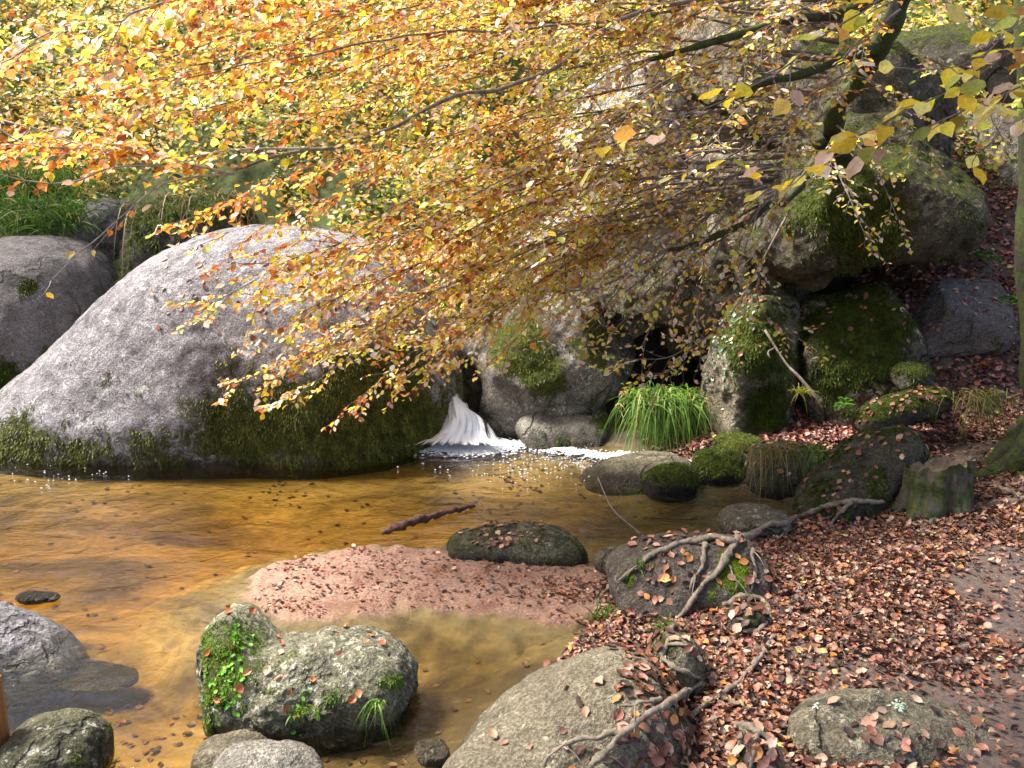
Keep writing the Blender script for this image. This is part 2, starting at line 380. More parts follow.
def moss_tufts(o, P, Fc, mo, n, ln, mcol, seed):
    rg = np.random.default_rng(seed+99)
    cen = (P[Fc[:, 0]]+P[Fc[:, 1]]+P[Fc[:, 2]])/3
    mf = mo[Fc].mean(1)+1.0*fbm(cen*6, 4, 2)+.4*fbm(cen*25, 2, 6)
    w = sst(.35, .9, mf)*(facing(P, Fc) > -.25)*(cen[:, 2] > -.03)
    r = samp_faces(P, Fc, w, n, rg)
    if r is None: return
    q, nn, f = r; nn = nn+rg.normal(size=nn.shape)*.45; nn /= np.linalg.norm(nn, axis=1)[:, None]
    t = np.clip(.5+.7*fbm(q*14, 2, 8)+rg.normal(size=n)*.2, 0, 1)[:, None]; cols = np.array(mcol[0])*(1-t)+np.array(mcol[1])*t
    tag(blades(q-nn*.004, nn, ln*(.4+.9*rg.random(n)), .0045+ln*.05, .7, cols, rg, 'moss', M_green, o), kind='stuff')
B = Blob
G1 = rock_mat()                                             # grey granite
GD = rock_mat(lichen=.45, dark=(.08, .068, .076), light=(.44, .42, .44), lich_col=(.8, .81, .78), streak=.35, lsc=9, crack=0)   # dome
GP = rock_mat(dark=(.1, .085, .06), light=(.72, .67, .6), lichen=.8, crack=1, lich_col=(.85, .84, .8), streak=.35)   # pale face
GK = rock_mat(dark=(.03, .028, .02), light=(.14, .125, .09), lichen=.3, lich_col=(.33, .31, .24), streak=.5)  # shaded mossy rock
GX = rock_mat(dark=(.012, .01, .008), light=(.05, .045, .035), lichen=.05)  # near black: shade of the hollow and the gap put into the colour
GB = rock_mat(dark=(.09, .075, .05), light=(.25, .22, .155), lichen=.5, lich_col=(.5, .47, .34), streak=.15)  # brown speckled
GS = rock_mat(dark=(.07, .068, .04), light=(.27, .26, .18), lichen=.7, lich_col=(.6, .58, .45), streak=.25, mossl=(.16, .22, .015))

rock('dome', 'boulder', 'huge rounded grey dome boulder with white lichen and a mossy waterline', 'boulder',
     [B(300, 405, 8.45, 165, 170, 1.25, 0, 2.25), B(165, 393, 8.45, 170, 102, 1.1, 36, 2.3), B(358, 415, 8.4, 50, 105, .95, 0, 2.3), B(120, 440, 8.25, 128, 52, .95, 6, 2.4)], GD, res=7, rough=.018, freq=.9, k=.6, seed=3, 
     moss=(-.2, .4, -.42), spots=[(245, 400, 7.3, 60, .6), (240, 335, 7.6, 40, .75), (420, 400, 7.6, 95, .85), (160, 440, 7.3, 110, .5), (60, 445, 7.5, 60, .4), (320, 445, 7.3, 100, .5), (345, 380, 7.5, 80, .6), (110, 385, 7.6, 35, .5), (80, 350, 7.8, 35, .5), (25, 420, 7.6, 55, .7)], tuft=30000, tuftlen=.028, wet=.04, mcol=((.05, .065, .02), (.26, .28, .07)))
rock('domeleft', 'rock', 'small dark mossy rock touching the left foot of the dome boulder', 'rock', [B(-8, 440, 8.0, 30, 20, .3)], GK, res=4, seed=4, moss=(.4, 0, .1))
rock('leftb', 'boulder', 'broad dark grey boulder at the left edge, above the dome boulder', 'boulder',
     [B(32, 345, 9.9, 98, 108, 1.3, 8, 2.6), B(20, 420, 9.6, 110, 60, .8)], rock_mat(dark=(.09, .085, .08), light=(.26, .235, .225), lichen=.3, streak=.5), res=6, rough=.03, seed=5, moss=(-.1, 0, -.25), spots=[(30, 288, 9.0, 12, 1.2), (20, 370, 9.0, 35, .9), (60, 360, 9.0, 25, .5)], wet=0, tuft=3000)
rock('leftlow', 'rock', 'small mossy rock peeking from the gap below the left dark boulder', 'rock', [B(-12, 415, 9.2, 26, 30, .4)], GK, res=4, seed=6, moss=(.5, 0, .2), wet=0, tuft=600)
rock('smallback', 'boulder', 'small mossy grey boulder tucked behind the left dark boulder', 'boulder', [B(112, 252, 10.9, 30, 52, .5, 0, 2.4)], rock_mat(dark=(.09, .085, .08), light=(.26, .235, .225), lichen=.3, streak=.5), res=5, seed=8, moss=(.3, 0, .1), wet=0, tuft=900)
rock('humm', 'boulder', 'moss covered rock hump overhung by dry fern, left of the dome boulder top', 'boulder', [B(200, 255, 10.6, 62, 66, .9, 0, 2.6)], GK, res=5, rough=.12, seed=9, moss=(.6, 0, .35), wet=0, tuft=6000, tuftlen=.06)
# around the waterfall
rock('fallright', 'boulder', 'grey rock face leaning beside the waterfall on its right', 'boulder',
     [B(556, 352, 8.55, 74, 58, .7, 36, 5, 20), B(512, 412, 8.3, 34, 44, .4, 0, 2.5)], rock_mat(dark=(.05, .043, .036), light=(.3, .27, .24), lichen=.6, streak=.35), res=6, rough=.05, seed=12, cuts=8, cutd=1.0, moss=(.35, 0, .08), spots=[(520, 345, 8.0, 36, .8), (545, 378, 8, 26, .7), (600, 340, 8, 30, .6)], tuft=4000)
rock('fallright2', 'rock', 'low pale rock wedged under the leaning face, right of the waterfall foam', 'rock', [B(572, 426, 8.05, 56, 30, .5, 16, 5, 10)], G1, res=5, rough=.05, seed=14, cuts=6, moss=(.2, 0, -.05), spots=[(610, 420, 7.7, 22, .6)], tuft=1500)
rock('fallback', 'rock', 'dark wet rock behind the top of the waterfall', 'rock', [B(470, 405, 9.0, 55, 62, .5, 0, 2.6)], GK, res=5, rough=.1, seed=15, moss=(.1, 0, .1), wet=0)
rock('caveback', 'boulder', 'recessed boulder at the back of the hollow, coloured black to stand for its shade', 'boulder', [B(665, 390, 9.4, 110, 120, .5, 0, 3)], GX, res=5, rough=.05, seed=16, moss=(0, 0, .0), wet=0)
rock('tuftrock', 'rock', 'dark wet rock carrying the lush grass in the hollow', 'rock', [B(664, 438, 8.15, 34, 34, .3, 0, 2.8)], GK, res=5, seed=17, moss=(.4, 0, .3), wet=0, tuft=1500)
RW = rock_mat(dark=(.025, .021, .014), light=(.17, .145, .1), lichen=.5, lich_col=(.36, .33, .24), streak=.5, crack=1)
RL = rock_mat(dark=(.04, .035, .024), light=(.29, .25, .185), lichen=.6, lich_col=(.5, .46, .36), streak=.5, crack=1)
rock('pale', 'boulder', 'towering pale granite boulder behind the branches in the centre', 'boulder',
     [B(640, 190, 9.8, 80, 150, 1.0, -6, 5, 15), B(575, 290, 9.5, 50, 80, .7, 12, 4)], GP, res=7, rough=.06, k=.08, seed=18, cuts=8, cutd=.95, moss=(.1, 0, -.1), spots=[(600, 240, 8.7, 45, .55), (560, 180, 8.7, 40, .6), (660, 120, 8.7, 40, .5)], wet=0, tuft=6000)
rock('paletop', 'boulder', 'blocky weathered boulder at the top of the rock pile behind the leaning trunk', 'boulder',
     [B(735, 90, 10.2, 85, 95, .9, 10, 5, -10)], RL, res=6, rough=.08, seed=118, cuts=8, cutd=.95, moss=(.2, 0, .1), wet=0, tuft=4000)
rock('crackpale', 'boulder', 'tall narrow pale slab with vertical cracks above the hollow', 'boulder', [B(742, 245, 8.9, 52, 88, .5, 5, 6, 20)], RL, res=6, rough=.07, seed=19, cuts=8, cutd=1.0, moss=(.1, 0, -.1), spots=[(720, 200, 8.4, 25, .6)], wet=0, tuft=2000)
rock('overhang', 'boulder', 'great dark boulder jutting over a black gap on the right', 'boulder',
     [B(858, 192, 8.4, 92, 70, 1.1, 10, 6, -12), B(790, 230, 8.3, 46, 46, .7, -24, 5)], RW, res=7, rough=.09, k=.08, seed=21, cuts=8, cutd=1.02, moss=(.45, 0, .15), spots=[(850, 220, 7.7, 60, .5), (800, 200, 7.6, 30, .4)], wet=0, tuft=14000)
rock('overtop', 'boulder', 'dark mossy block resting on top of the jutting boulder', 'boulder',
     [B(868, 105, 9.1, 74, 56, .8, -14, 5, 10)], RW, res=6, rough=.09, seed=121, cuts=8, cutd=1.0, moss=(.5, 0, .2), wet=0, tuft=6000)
rock('gapback', 'boulder', 'rock deep inside the gap under the jutting boulder, painted black as shadow', 'boulder', [B(830, 310, 9.4, 150, 110, .5, 0, 3)], GX, res=5, seed=22, wet=0)
rock('tallmoss', 'boulder', 'tall mossy boulder with a bare pale left edge beside the hollow', 'boulder',
     [B(752, 372, 7.9, 46, 76, .48, -7, 6, 28)], RL, res=7, rough=.07, seed=23, cuts=8, cutd=1.0, moss=(.3, 0, .25), spots=[(765, 340, 7.4, 40, .6), (770, 410, 7.4, 30, .55), (706, 370, 7.5, 24, -1.6), (714, 420, 7.5, 18, -1.4)], tuft=12000, wet=0)
rock('midmoss', 'boulder', 'broad green mossy boulder beneath the black overhang', 'boulder',
     [B(862, 364, 7.95, 60, 80, .55, 7, 6, -14)], RL, res=7, rough=.07, seed=24, cuts=8, cutd=1.02, moss=(.35, 0, .25), spots=[(870, 340, 7.4, 50, .6), (840, 380, 7.4, 30, .4), (812, 330, 7.4, 16, -.9), (850, 370, 7.3, 12, -.9)], tuft=16000, wet=0)
rock('gapside', 'rock', 'shaded dark rock squeezed between the narrow pale slab and the tall mossy boulder', 'rock', [B(705, 300, 8.7, 40, 60, .4, -10, 5)], GK, res=5, rough=.1, seed=126, cuts=5, cutd=1, moss=(.3, 0, .1), wet=0, tuft=1500)
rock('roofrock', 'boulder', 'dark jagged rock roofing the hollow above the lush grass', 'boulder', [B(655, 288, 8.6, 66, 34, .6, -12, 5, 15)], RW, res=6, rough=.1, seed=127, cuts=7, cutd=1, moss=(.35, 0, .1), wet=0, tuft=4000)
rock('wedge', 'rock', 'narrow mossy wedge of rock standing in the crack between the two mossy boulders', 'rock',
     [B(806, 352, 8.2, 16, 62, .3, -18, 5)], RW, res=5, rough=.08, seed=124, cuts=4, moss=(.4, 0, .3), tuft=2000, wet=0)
rock('footrock', 'rock', 'grey green block in the litter at the foot of the broad mossy boulder', 'rock',
     [B(906, 402, 7.4, 24, 26, .25, -10, 5)], RW, res=5, rough=.09, seed=125, cuts=5, cutd=1, moss=(.3, 0, .2), tuft=2000, wet=0)
rock('slab', 'boulder', 'smooth purple grey slab in the leaves right of the mossy boulder', 'boulder', [B(955, 318, 7.9, 50, 36, .5, 8, 4.5, -20)], rock_mat(dark=(.06, .05, .045), light=(.24, .205, .19), lichen=.2, streak=.2), res=5, rough=.03, seed=26, cuts=5, moss=(-.2, 0, .05), wet=0, tuft=800)
rock('slab2', 'rock', 'small grey rock on the leafy slope under the far right boulder', 'rock', [B(958, 252, 9.2, 12, 15, .15)], G1, res=4, seed=27, moss=(.1, 0, 0), wet=0)
rock('farright', 'boulder', 'green streaked boulder at the upper right behind the tree trunk', 'boulder', [B(1000, 190, 9.6, 58, 78, .9, -6, 5, 15)], rock_mat(dark=(.09, .08, .06), light=(.32, .29, .24), lichen=.4, streak=.4), res=6, rough=.08, cuts=5, seed=28, moss=(.25, 0, .1), spots=[(1000, 210, 9, 40, .4)], wet=0, tuft=5000)
rock('farrighttop', 'boulder', 'dark rock filling the top right corner behind the tree', 'boulder', [B(1000, 70, 11, 70, 60, .8, 8, 4)], RW, res=6, rough=.1, seed=129, cuts=6, cutd=1, moss=(.5, 0, .1), wet=0, tuft=3000)
rock('topright', 'boulder', 'shaded boulder high on the slope between the two largest right boulders', 'boulder', [B(925, 90, 11.5, 90, 60, 1.2)], GK, res=5, rough=.08, seed=29, moss=(.5, 0, .1), wet=0, tuft=2500)
# far side of the inlet
rock('flat1', 'rock', 'low flat brown rock awash right of the foam strip', 'rock', [B(638, 478, 7.0, 58, 22, .4, 6, 2.5)], GB, res=5, rough=.05, seed=31, moss=(.1, .2, 0))
rock('mossl', 'rock', 'rounded dark mossy rock at the inlet next to the flat brown rock', 'rock', [B(672, 484, 6.6, 30, 19, .22)], GK, res=5, seed=32, moss=(.6, 0, .3), tuft=2500)
rock('mossm', 'rock', 'bushy green mossy rock under the tall mossy boulder', 'rock', [B(722, 474, 6.9, 32, 24, .3)], GK, res=5, seed=33, rough=.1, moss=(.7, 0, .4), tuft=5000, tuftlen=.035)
rock('mossu', 'rock', 'small moss topped rock at the foot of the pale edge', 'rock', [B(738, 444, 7.2, 24, 13, .25)], GK, res=4, seed=34, moss=(.7, 0, .4), tuft=1500)
rock('inletdark', 'rock', 'dark wet rock overhanging the inlet under the hanging grass', 'rock', [B(790, 478, 6.6, 44, 34, .35, 0, 2.8)], GK, res=5, rough=.1, seed=35, moss=(.3, 0, .0), tuft=800)
rock('rootmoss', 'rock', 'long mossy rock hump left of the tree stump', 'rock', [B(866, 472, 6.0, 60, 30, .35, 38, 2.5), B(835, 505, 5.8, 36, 22, .3, 20)], GK, res=5, rough=.06, seed=36, moss=(.3, 0, .12), tuft=5000)
rock('ridge', 'rock', 'thin mossy ridge of rock in the leaves above the stump', 'rock', [B(902, 410, 6.8, 50, 14, .22, 18, 2.6)], GK, res=5, rough=.1, seed=37, moss=(.6, 0, .3), tuft=3000, wet=0)
rock('ridge2', 'rock', 'small mossy stone on the litter between the ridge and the slab', 'rock', [B(912, 378, 7.2, 18, 15, .2)], GK, res=4, rough=.1, seed=38, moss=(.6, 0, .3), tuft=1000, wet=0)
rock('inlow', 'rock', 'low brown stone at the water edge below the inlet', 'rock', [B(758, 522, 5.5, 38, 15, .22, 0, 2.5)], GB, res=5, seed=39, moss=(-.1, 0, .1), wet=.05)
rock('rightgrey', 'rock', 'half buried grey stone near the right edge beyond the stump', 'rock', [B(1002, 490, 5.9, 16, 8, .1)], G1, res=4, seed=40, wet=0)
# midstream
rock('flatmid', 'rock', 'flat topped dark mossy block beyond the sandbar', 'rock', [B(505, 550, 5.3, 58, 19, .2, 5, 4.5), B(555, 558, 5.2, 26, 12, .14)], rock_mat(dark=(.06, .055, .035), light=(.24, .22, .15), lichen=.3, streak=.2), res=5, rough=.04, seed=41, moss=(.3, 0, .15), tuft=2500, tuftlen=.018)
rock('seal', 'boulder', 'mossy boulder midstream with a raised head at its left end', 'boulder',
     [B(318, 690, 3.62, 98, 50, .34, 4, 2.5), B(232, 650, 3.72, 36, 46, .25, 6, 2.4), B(255, 690, 3.65, 50, 50, .28, 0, 2.4)], GS, res=7, rough=.1, freq=1.5, k=.07, seed=43, moss=(-.1, 0, -.05), spots=[(222, 665, 3.5, 50, .75), (270, 670, 3.45, 26, .35), (395, 670, 3.5, 22, .45), (330, 725, 3.3, 60, .2)], tuft=9000, tuftlen=.014, wet=.05, mcol=((.05, .09, .01), (.2, .32, .02)))
rock('leftmid', 'boulder', 'smooth grey sloping boulder rising from the water at the left edge', 'boulder', [B(-10, 658, 4.1, 100, 50, .3, -20, 2.2)], rock_mat(dark=(.13, .125, .14), light=(.33, .32, .35), lichen=.25, streak=.1), res=6, rough=.03, seed=44, moss=(-.1, 0, -.2), spots=[(10, 615, 4, 22, .25)], wet=.03)
rock('leftsub', 'rock', 'dark flat stone submerged beside the left sloping boulder', 'rock', [B(85, 676, 4.05, 52, 7, .14, -6, 2.3)], GK, res=5, seed=45, moss=(0, 0, 0), wet=.4)
rock('botleft', 'rock', 'dark wet rounded rock in the bottom left corner', 'rock', [B(58, 758, 3.15, 50, 38, .2, 0, 2.6)], rock_mat(dark=(.035, .035, .02), light=(.14, .135, .08), lichen=.5, streak=.2), res=6, rough=.05, seed=46, moss=(.1, 0, .1), wet=.05, tuft=1500, tuftlen=.012)
rock('botmid', 'rock', 'speckled grey rock cut by the bottom edge below the headed boulder', 'rock', [B(265, 785, 2.85, 62, 34, .2, 0, 2.4)], G1, res=5, rough=.05, seed=47, moss=(0, 0, -.1), wet=.03)
rock('botmid2', 'rock', 'brown green stone half hidden behind the speckled bottom rock', 'rock', [B(232, 755, 3.15, 38, 19, .14)], GB, res=5, seed=48, moss=(0, 0, .15), wet=.03)
rock('shallow', 'rock', 'small submerged stone beside the bank boulder', 'rock', [B(432, 752, 3.15, 20, 14, .09)], GB, res=4, seed=49, moss=(0, 0, 0), wet=.3)
rock('stickrock', 'rock', 'long greenish stone lying under water left of the headed boulder', 'rock', [B(38, 597, 4.6, 22, 5, .06)], GK, res=4, seed=50, wet=.3)
rock('stone3', 'rock', 'small brown stone between the sandbar and the root covered mound', 'rock', [B(618, 562, 5.0, 24, 15, .12)], GB, res=4, seed=51, moss=(-.1, 0, 0), wet=.04)
rock('bank', 'boulder', 'large brown speckled boulder sloping into the water at bottom centre', 'boulder',
     [B(572, 768, 3.15, 130, 82, .45, 35, 2.6), B(520, 800, 2.85, 85, 50, .3)], GB, res=7, rough=.03, freq=1.3, k=.15, seed=52, moss=(-.1, 0, -.1), spots=[(470, 755, 2.9, 20, .35)], wet=.04)
rock('rootrock', 'boulder', 'dark purple brown rock draped with pale roots and bright green moss', 'boulder',
     [B(688, 582, 4.45, 76, 42, .3, 10, 4.5, 10)], rock_mat(dark=(.045, .037, .03), light=(.14, .115, .095), lichen=.1, streak=.1), res=6, rough=.03, seed=53, cuts=4, cutd=1.02, moss=(-.2, 0, -.1), spots=[(738, 572, 4.2, 26, 1.3), (700, 590, 4.2, 26, .5), (628, 582, 4.3, 14, .9)], tuft=7000, tuftlen=.012, mcol=((.08, .13, .01), (.24, .38, .02)))
rock('mound1', 'rock', 'dark earthy stone circled by a looping root', 'rock', [B(746, 622, 3.95, 26, 19, .12)], GK, res=5, rough=.06, seed=54, moss=(.2, 0, .2), tuft=800, tuftlen=.012)
rock('mound2', 'rock', 'green sided stone below the root covered rock', 'rock', [B(676, 676, 3.5, 30, 44, .16, 8, 2.6)], GB, res=5, rough=.06, seed=55, moss=(.1, 0, .2), spots=[(660, 640, 3.4, 25, .5)], tuft=2500, tuftlen=.014)
rock('mound3', 'rock', 'mossy stone under a root fork at bottom right of centre', 'rock', [B(756, 762, 2.75, 24, 30, .1)], GB, res=5, seed=56, moss=(.2, 0, .2), tuft=1200, tuftlen=.012)
rock('litterrock', 'boulder', 'flat brown boulder with pale lichen spots sunk in fallen leaves', 'boulder', [B(893, 742, 3.0, 108, 36, .26, -3, 2.3)], GB, res=6, rough=.035, seed=57, moss=(-.05, 0, 0), wet=0)
# lichen spots on the flat boulder
def disc_spots(parent, pts, colr, name='lichen'):
    pass

# ------------------------------------------------------------------ sandbar
SBPX = [(238, 590), (262, 566), (330, 549), (400, 542), (470, 548), (560, 558), (612, 566), (614, 596), (570, 614), (510, 616), (462, 602), (420, 597), (375, 606), (300, 614), (255, 604)]
SB = np.array([atz(a, b, .03)[:2] for a, b in SBPX])
gx = np.arange(SB[:, 0].min()-1.3, SB[:, 0].max()+1.3, .02); gy = np.arange(SB[:, 1].min()-1.3, SB[:, 1].max()+1.3, .02); GX, GY = np.meshgrid(gx, gy)
d = -sdf_poly(GX, GY, SB); Pn = np.stack([GX.ravel(), GY.ravel(), 0*GX.ravel()], 1)
d = d+.05*fbm(Pn*12, 3, 37).reshape(GX.shape)+.13*fbm(Pn*3.0, 4, 31).reshape(GX.shape)
Z = np.where(d > 0, .022*sst(-.12, .45, d)+.008, .017*0+.008+d*.42)+.02*fbm(Pn*11, 4, 33).reshape(GX.shape)+.004*fbm(Pn*50, 2, 35).reshape(GX.shape); Z = np.maximum(Z, -.5)
m, nt, b, out = newmat('pink_sand'); g = N(nt, 'ShaderNodeNewGeometry'); P = g.outputs['Position']; sx = N(nt, 'ShaderNodeSeparateXYZ'); L(nt, P, sx.inputs[0])
n2 = noise_n(nt, P, 60, 4, .8); n1 = noise_n(nt, P, 5, 5, .6)
c = ramp(nt, n2, [(.3, (.1, .05, .035)), (.5, (.3, .17, .12)), (.7, (.5, .33, .25))])
c = mix(nt, maprange(nt, n1, .45, .7), c, mix(nt, 1, c, (.7, .55, .48), 'MULTIPLY'))
sc_, _a, _b = sand_nodes(nt, P, sx, sx.outputs['Y']); c = mix(nt, maprange(nt, sx.outputs['Z'], .016, -.02), c, sc_)
L(nt, c, b.inputs['Base Color']); b.inputs['Roughness'].default_value = .8; L(nt, bump(nt, n2, .7, .015), b.inputs['Normal'])
nx, ny = len(gx), len(gy); I = (np.arange(ny-1)[:, None]*nx+np.arange(nx-1)[None]).ravel()
SBV = np.stack([GX.ravel(), GY.ravel(), Z.ravel()], 1)
tag(mesh_np('sandbar', SBV, np.stack([I, I+1, I+nx+1, I+nx], 1), m), 'pink sandbar speckled with fallen leaves in the middle of the stream', 'sandbar', kind='structure')

# ------------------------------------------------------------------ leaves
LT = np.array([(0, 0, 0), (.27, .28, .05), (.33, .55, .03), (.19, .82, .04), (0, 1, -.06), (-.19, .82, .04), (-.33, .55, .03), (-.27, .28, .05), (0, .28, 0), (0, .55, -.02), (0, .82, -.03)])
LF3 = np.array([(0, 1, 8), (0, 8, 7), (3, 4, 10), (10, 4, 5)]); LF4 = np.array([(8, 1, 2, 9), (9, 2, 3, 10), (7, 8, 9, 6), (6, 9, 10, 5)])
LT2 = np.array([(0, 0, 0), (.32, .5, .06), (0, 1, -.04), (-.32, .5, .06)]); LF2 = np.array([(0, 1, 2), (0, 2, 3)])
def frames(dirs, nrm):
    y = dirs/(np.linalg.norm(dirs, axis=1)[:, None]+1e-9); z = nrm-(nrm*y).sum(1)[:, None]*y; z /= np.linalg.norm(z, axis=1)[:, None]+1e-9
    x = np.cross(y, z); return x, y, z
def leaves(name, pos, dirs, nrm, size, cols, mat, parent=None, simple=False, curl=None, rg=RNG, loc=None):
    n = len(pos); T = LT2 if simple else LT; k = len(T); x, y, z = frames(dirs, nrm)
    size = np.asarray(size).reshape(-1, 1); c = rg.normal(size=(n, 1))*.35 if curl is None else rg.normal(size=(n, 1))*curl+curl*.5
    lx = T[None, :, 0]*(.85+.35*rg.random((n, 1))); ly = T[None, :, 1]*np.ones((n, 1)); lz = T[None, :, 2]*(1+rg.random((n, 1))*2)+c*(ly-.4)**2+c*.9*lx**2
    V = pos[:, None]+size[:, :, None]*(lx[..., None]*x[:, None]+ly[..., None]*y[:, None]+lz[..., None]*z[:, None]); V = V.reshape(-1, 3)
    base = (np.arange(n)*k)[:, None, None]
    fs = [(LF2[None]+base).reshape(-1, 3)] if simple else [(LF3[None]+base).reshape(-1, 3), (LF4[None]+base).reshape(-1, 4)]
    if loc is None: loc = parent['_loc'] if parent is not None else (pos[:, 0].mean(), pos[:, 1].mean(), pos[:, 2].min())
    return mesh_np(name, V, fs, mat, parent, col=np.repeat(cols, k, axis=0), loc=loc)
def palette(pal, wts, n, rg=RNG, var=.18):
    pal = np.array(pal); w = np.array(wts, float); i = rg.choice(len(pal), n, p=w/w.sum()); return np.clip(pal[i]*(1+rg.normal(size=(n, 1))*var)*(1+rg.normal(size=(n, 3))*.05), .004, .95)
LITPAL = [(.34, .155, .095), (.23, .085, .055), (.46, .26, .18), (.13, .06, .04), (.56, .38, .27), (.5, .21, .06), (.65, .5, .15), (.07, .038, .03)]
LITW = [5, 5, 3.4, 4.5, 1.6, 1.6, .2, 5]
def rnd_unit_xy(n, rg=RNG, z=.25):
    a = rg.random(n)*2*math.pi; return np.stack([np.cos(a), np.sin(a), rg.normal(size=n)*z], 1)
def grid_normal(X, Y):
    e = .03; hx = (height(X+e, Y)-height(X-e, Y))/(2*e); hy = (height(X, Y+e)-height(X, Y-e))/(2*e)
    n = np.stack([-hx, -hy, np.ones_like(hx)], 1); return n/np.linalg.norm(n, axis=1)[:, None]
# leaf litter on the bank
def litter_pts(n, xr, yr, dens):
    X = RNG.uniform(*xr, n); Y = RNG.uniform(*yr, n); d = sdf_poly(X, Y, POOL); ok = (d > .02)
    X, Y = X[ok], Y[ok]; h = height(X, Y); P = np.stack([X, Y, h], 1); px, py, dep = project(P)
    ok = (px > -60) & (px < 1084) & (py < 830); X, Y, P = X[ok], Y[ok], P[ok]
    q = fbm(P*np.array([1.1, 1.1, 0])+5, 4, 41); keep = RNG.random(len(X)) < dens(P, q); return P[keep]
P1 = litter_pts(150000, (-.4, 6.5), (1.9, 7), lambda P, q: np.clip(.95-1.15*sst(-.15, .3, q)*sst(1.6, 2.6, P[:, 0]+.2*P[:, 1]), .1, 1))
P2 = litter_pts(75000, (1.2, 8), (6.6, 11.5), lambda P, q: .9*np.ones(len(q)))
for PP, nm, lb in ((P1, 'leaf_litter', 'carpet of rust brown fallen beech leaves on the near bank'), (P2, 'leaf_litter', 'fallen leaves covering the slope between the right boulders')):
    n = len(PP); nn = grid_normal(PP[:, 0], PP[:, 1])+RNG.normal(size=(n, 3))*.33; dd = rnd_unit_xy(n, z=.3)
    PP = PP+np.array([0, 0, 1])*(.004+.03*RNG.random((n, 1)))
    cols = palette(LITPAL, LITW, n); 
    if nm and lb.startswith('fallen'): cols = cols*np.array([.95, .8, .95])
    tag(leaves(nm, PP, dd, nn, .018+.032*RNG.random(n)**1.3+(.014 if lb.startswith('fallen') else 0), cols, M_litter, curl=.8), lb, 'fallen leaves', kind='stuff')
tw = RNG.integers(0, len(P1), 150); _TW = [(P1[i], rnd_unit_xy(1)[0]) for i in tw]
n = 5200; X = RNG.uniform(-5, 2.2, n); Y = RNG.uniform(2.3, 7.6, n); d = sdf_poly(X, Y, POOL); P = np.stack([X, Y, height(X, Y)+.006], 1); k_ = (d < -.03) & (P[:, 2] < -.02) & (RNG.random(n) < .12+.9*sst(.1, .45, fbm(P*np.array([1.6, 1.6, 0])+3, 3, 44))); P = P[k_]; n = len(P)
tag(leaves('sunken_leaves', P, rnd_unit_xy(n, z=.05), np.array([0, 0, 1.])+RNG.normal(size=(n, 3))*.15, .025+.03*RNG.random(n), palette([(.12, .06, .03), (.2, .1, .04), (.05, .03, .02)], [2, 1, 2], n), M_litter, curl=.3), 'dark sodden leaves resting on the stream bed', 'sunken leaves', kind='stuff')
# leaves lying on rocks
def on_rocks(keys, n, rg, label, cond=None, thr=.35, size=(.035, .03), pal=LITPAL, w=LITW, name='fallen_leaves', stuff=True):
    Q, NN = [], []
    for k in keys:
        o, P, Fc, nrm, mo = ROCKS[k]; cen = (P[Fc[:, 0]]+P[Fc[:, 1]]+P[Fc[:, 2]])/3
        nz = nrm[Fc].mean(1)[:, 2]; wt = sst(thr, thr+.4, nz)*(cen[:, 2] > .02)
        if cond is not None: wt = wt*cond(cen)
        r = samp_faces(P, Fc, wt, n, rg)
        if r is None: continue
        Q.append(r[0]); NN.append(r[1])
    Q = np.concatenate(Q); NN = np.concatenate(NN); m_ = len(Q); dd = np.cross(NN, rg.normal(size=(m_, 3)))
    tag(leaves(name, Q+NN*.006, dd+rg.normal(size=dd.shape)*.1, NN+rg.normal(size=(m_, 3))*.25, size[0]+size[1]*rg.random(m_), palette(pal, w, m_, rg), M_litter, curl=.35, rg=rg), label, 'fallen leaves', kind='stuff')
def pxcond(fn):
    def c(P):
        px, py, _ = project(P); return fn(px, py)
    return c
r_ = np.random.default_rng(5)
BRIGHT = [(.7, .26, .13), (.6, .2, .06), (.45, .12, .05), (.75, .4, .2)]
on_rocks(['seal'], 34, r_, 'scattered orange leaves stuck on the headed boulder', thr=.2, pal=BRIGHT, w=[3, 2, 2, 1], size=(.03, .02))
on_rocks(['dome'], 520, r_, 'brown leaves strewn over the crown of the dome boulder', cond=pxcond(lambda x, y: np.exp(-((y-285)/28.)**2)*(x > 150)+.8*(x > 300)*(y < 330)), thr=-.3, pal=LITPAL+BRIGHT, w=LITW+[3]*4, size=(.04, .03))
on_rocks(['bank'], 420, r_, 'rust leaves sliding down the right side of the bank boulder', cond=pxcond(lambda x, y: sst(600, 650, x+(y-700)*-.0)+.25*sst(540, 600, x)*sst(660, 720, y)+.012), thr=-.2)
on_rocks(['flatmid'], 90, r_, 'leaf clump on the flat topped dark block', cond=pxcond(lambda x, y: np.exp(-((x-505)/28.)**2)), thr=.5, size=(.03, .02))
on_rocks(['tallmoss', 'midmoss', 'slab', 'ridge', 'rootmoss', 'inletdark', 'slab2'], 90, r_, 'fallen leaves caught on the mossy right hand boulders', thr=.15)
on_rocks(['rootrock'], 150, r_, 'fallen leaves on the root draped rock', cond=pxcond(lambda x, y: np.exp(-((x-665)/22.)**2)+.5*(x > 690)), thr=.1)
on_rocks(['litterrock', 'mound2', 'mound1', 'mound3'], 45, r_, 'stray leaves on the half buried stones of the near bank', cond=pxcond(lambda x, y: .1+sst(715, 745, y)), thr=.1)
on_rocks(['leftmid'], 5, r_, 'few leaves on the left sloping boulder', thr=.3, pal=BRIGHT, w=[1, 1, 1, 1])
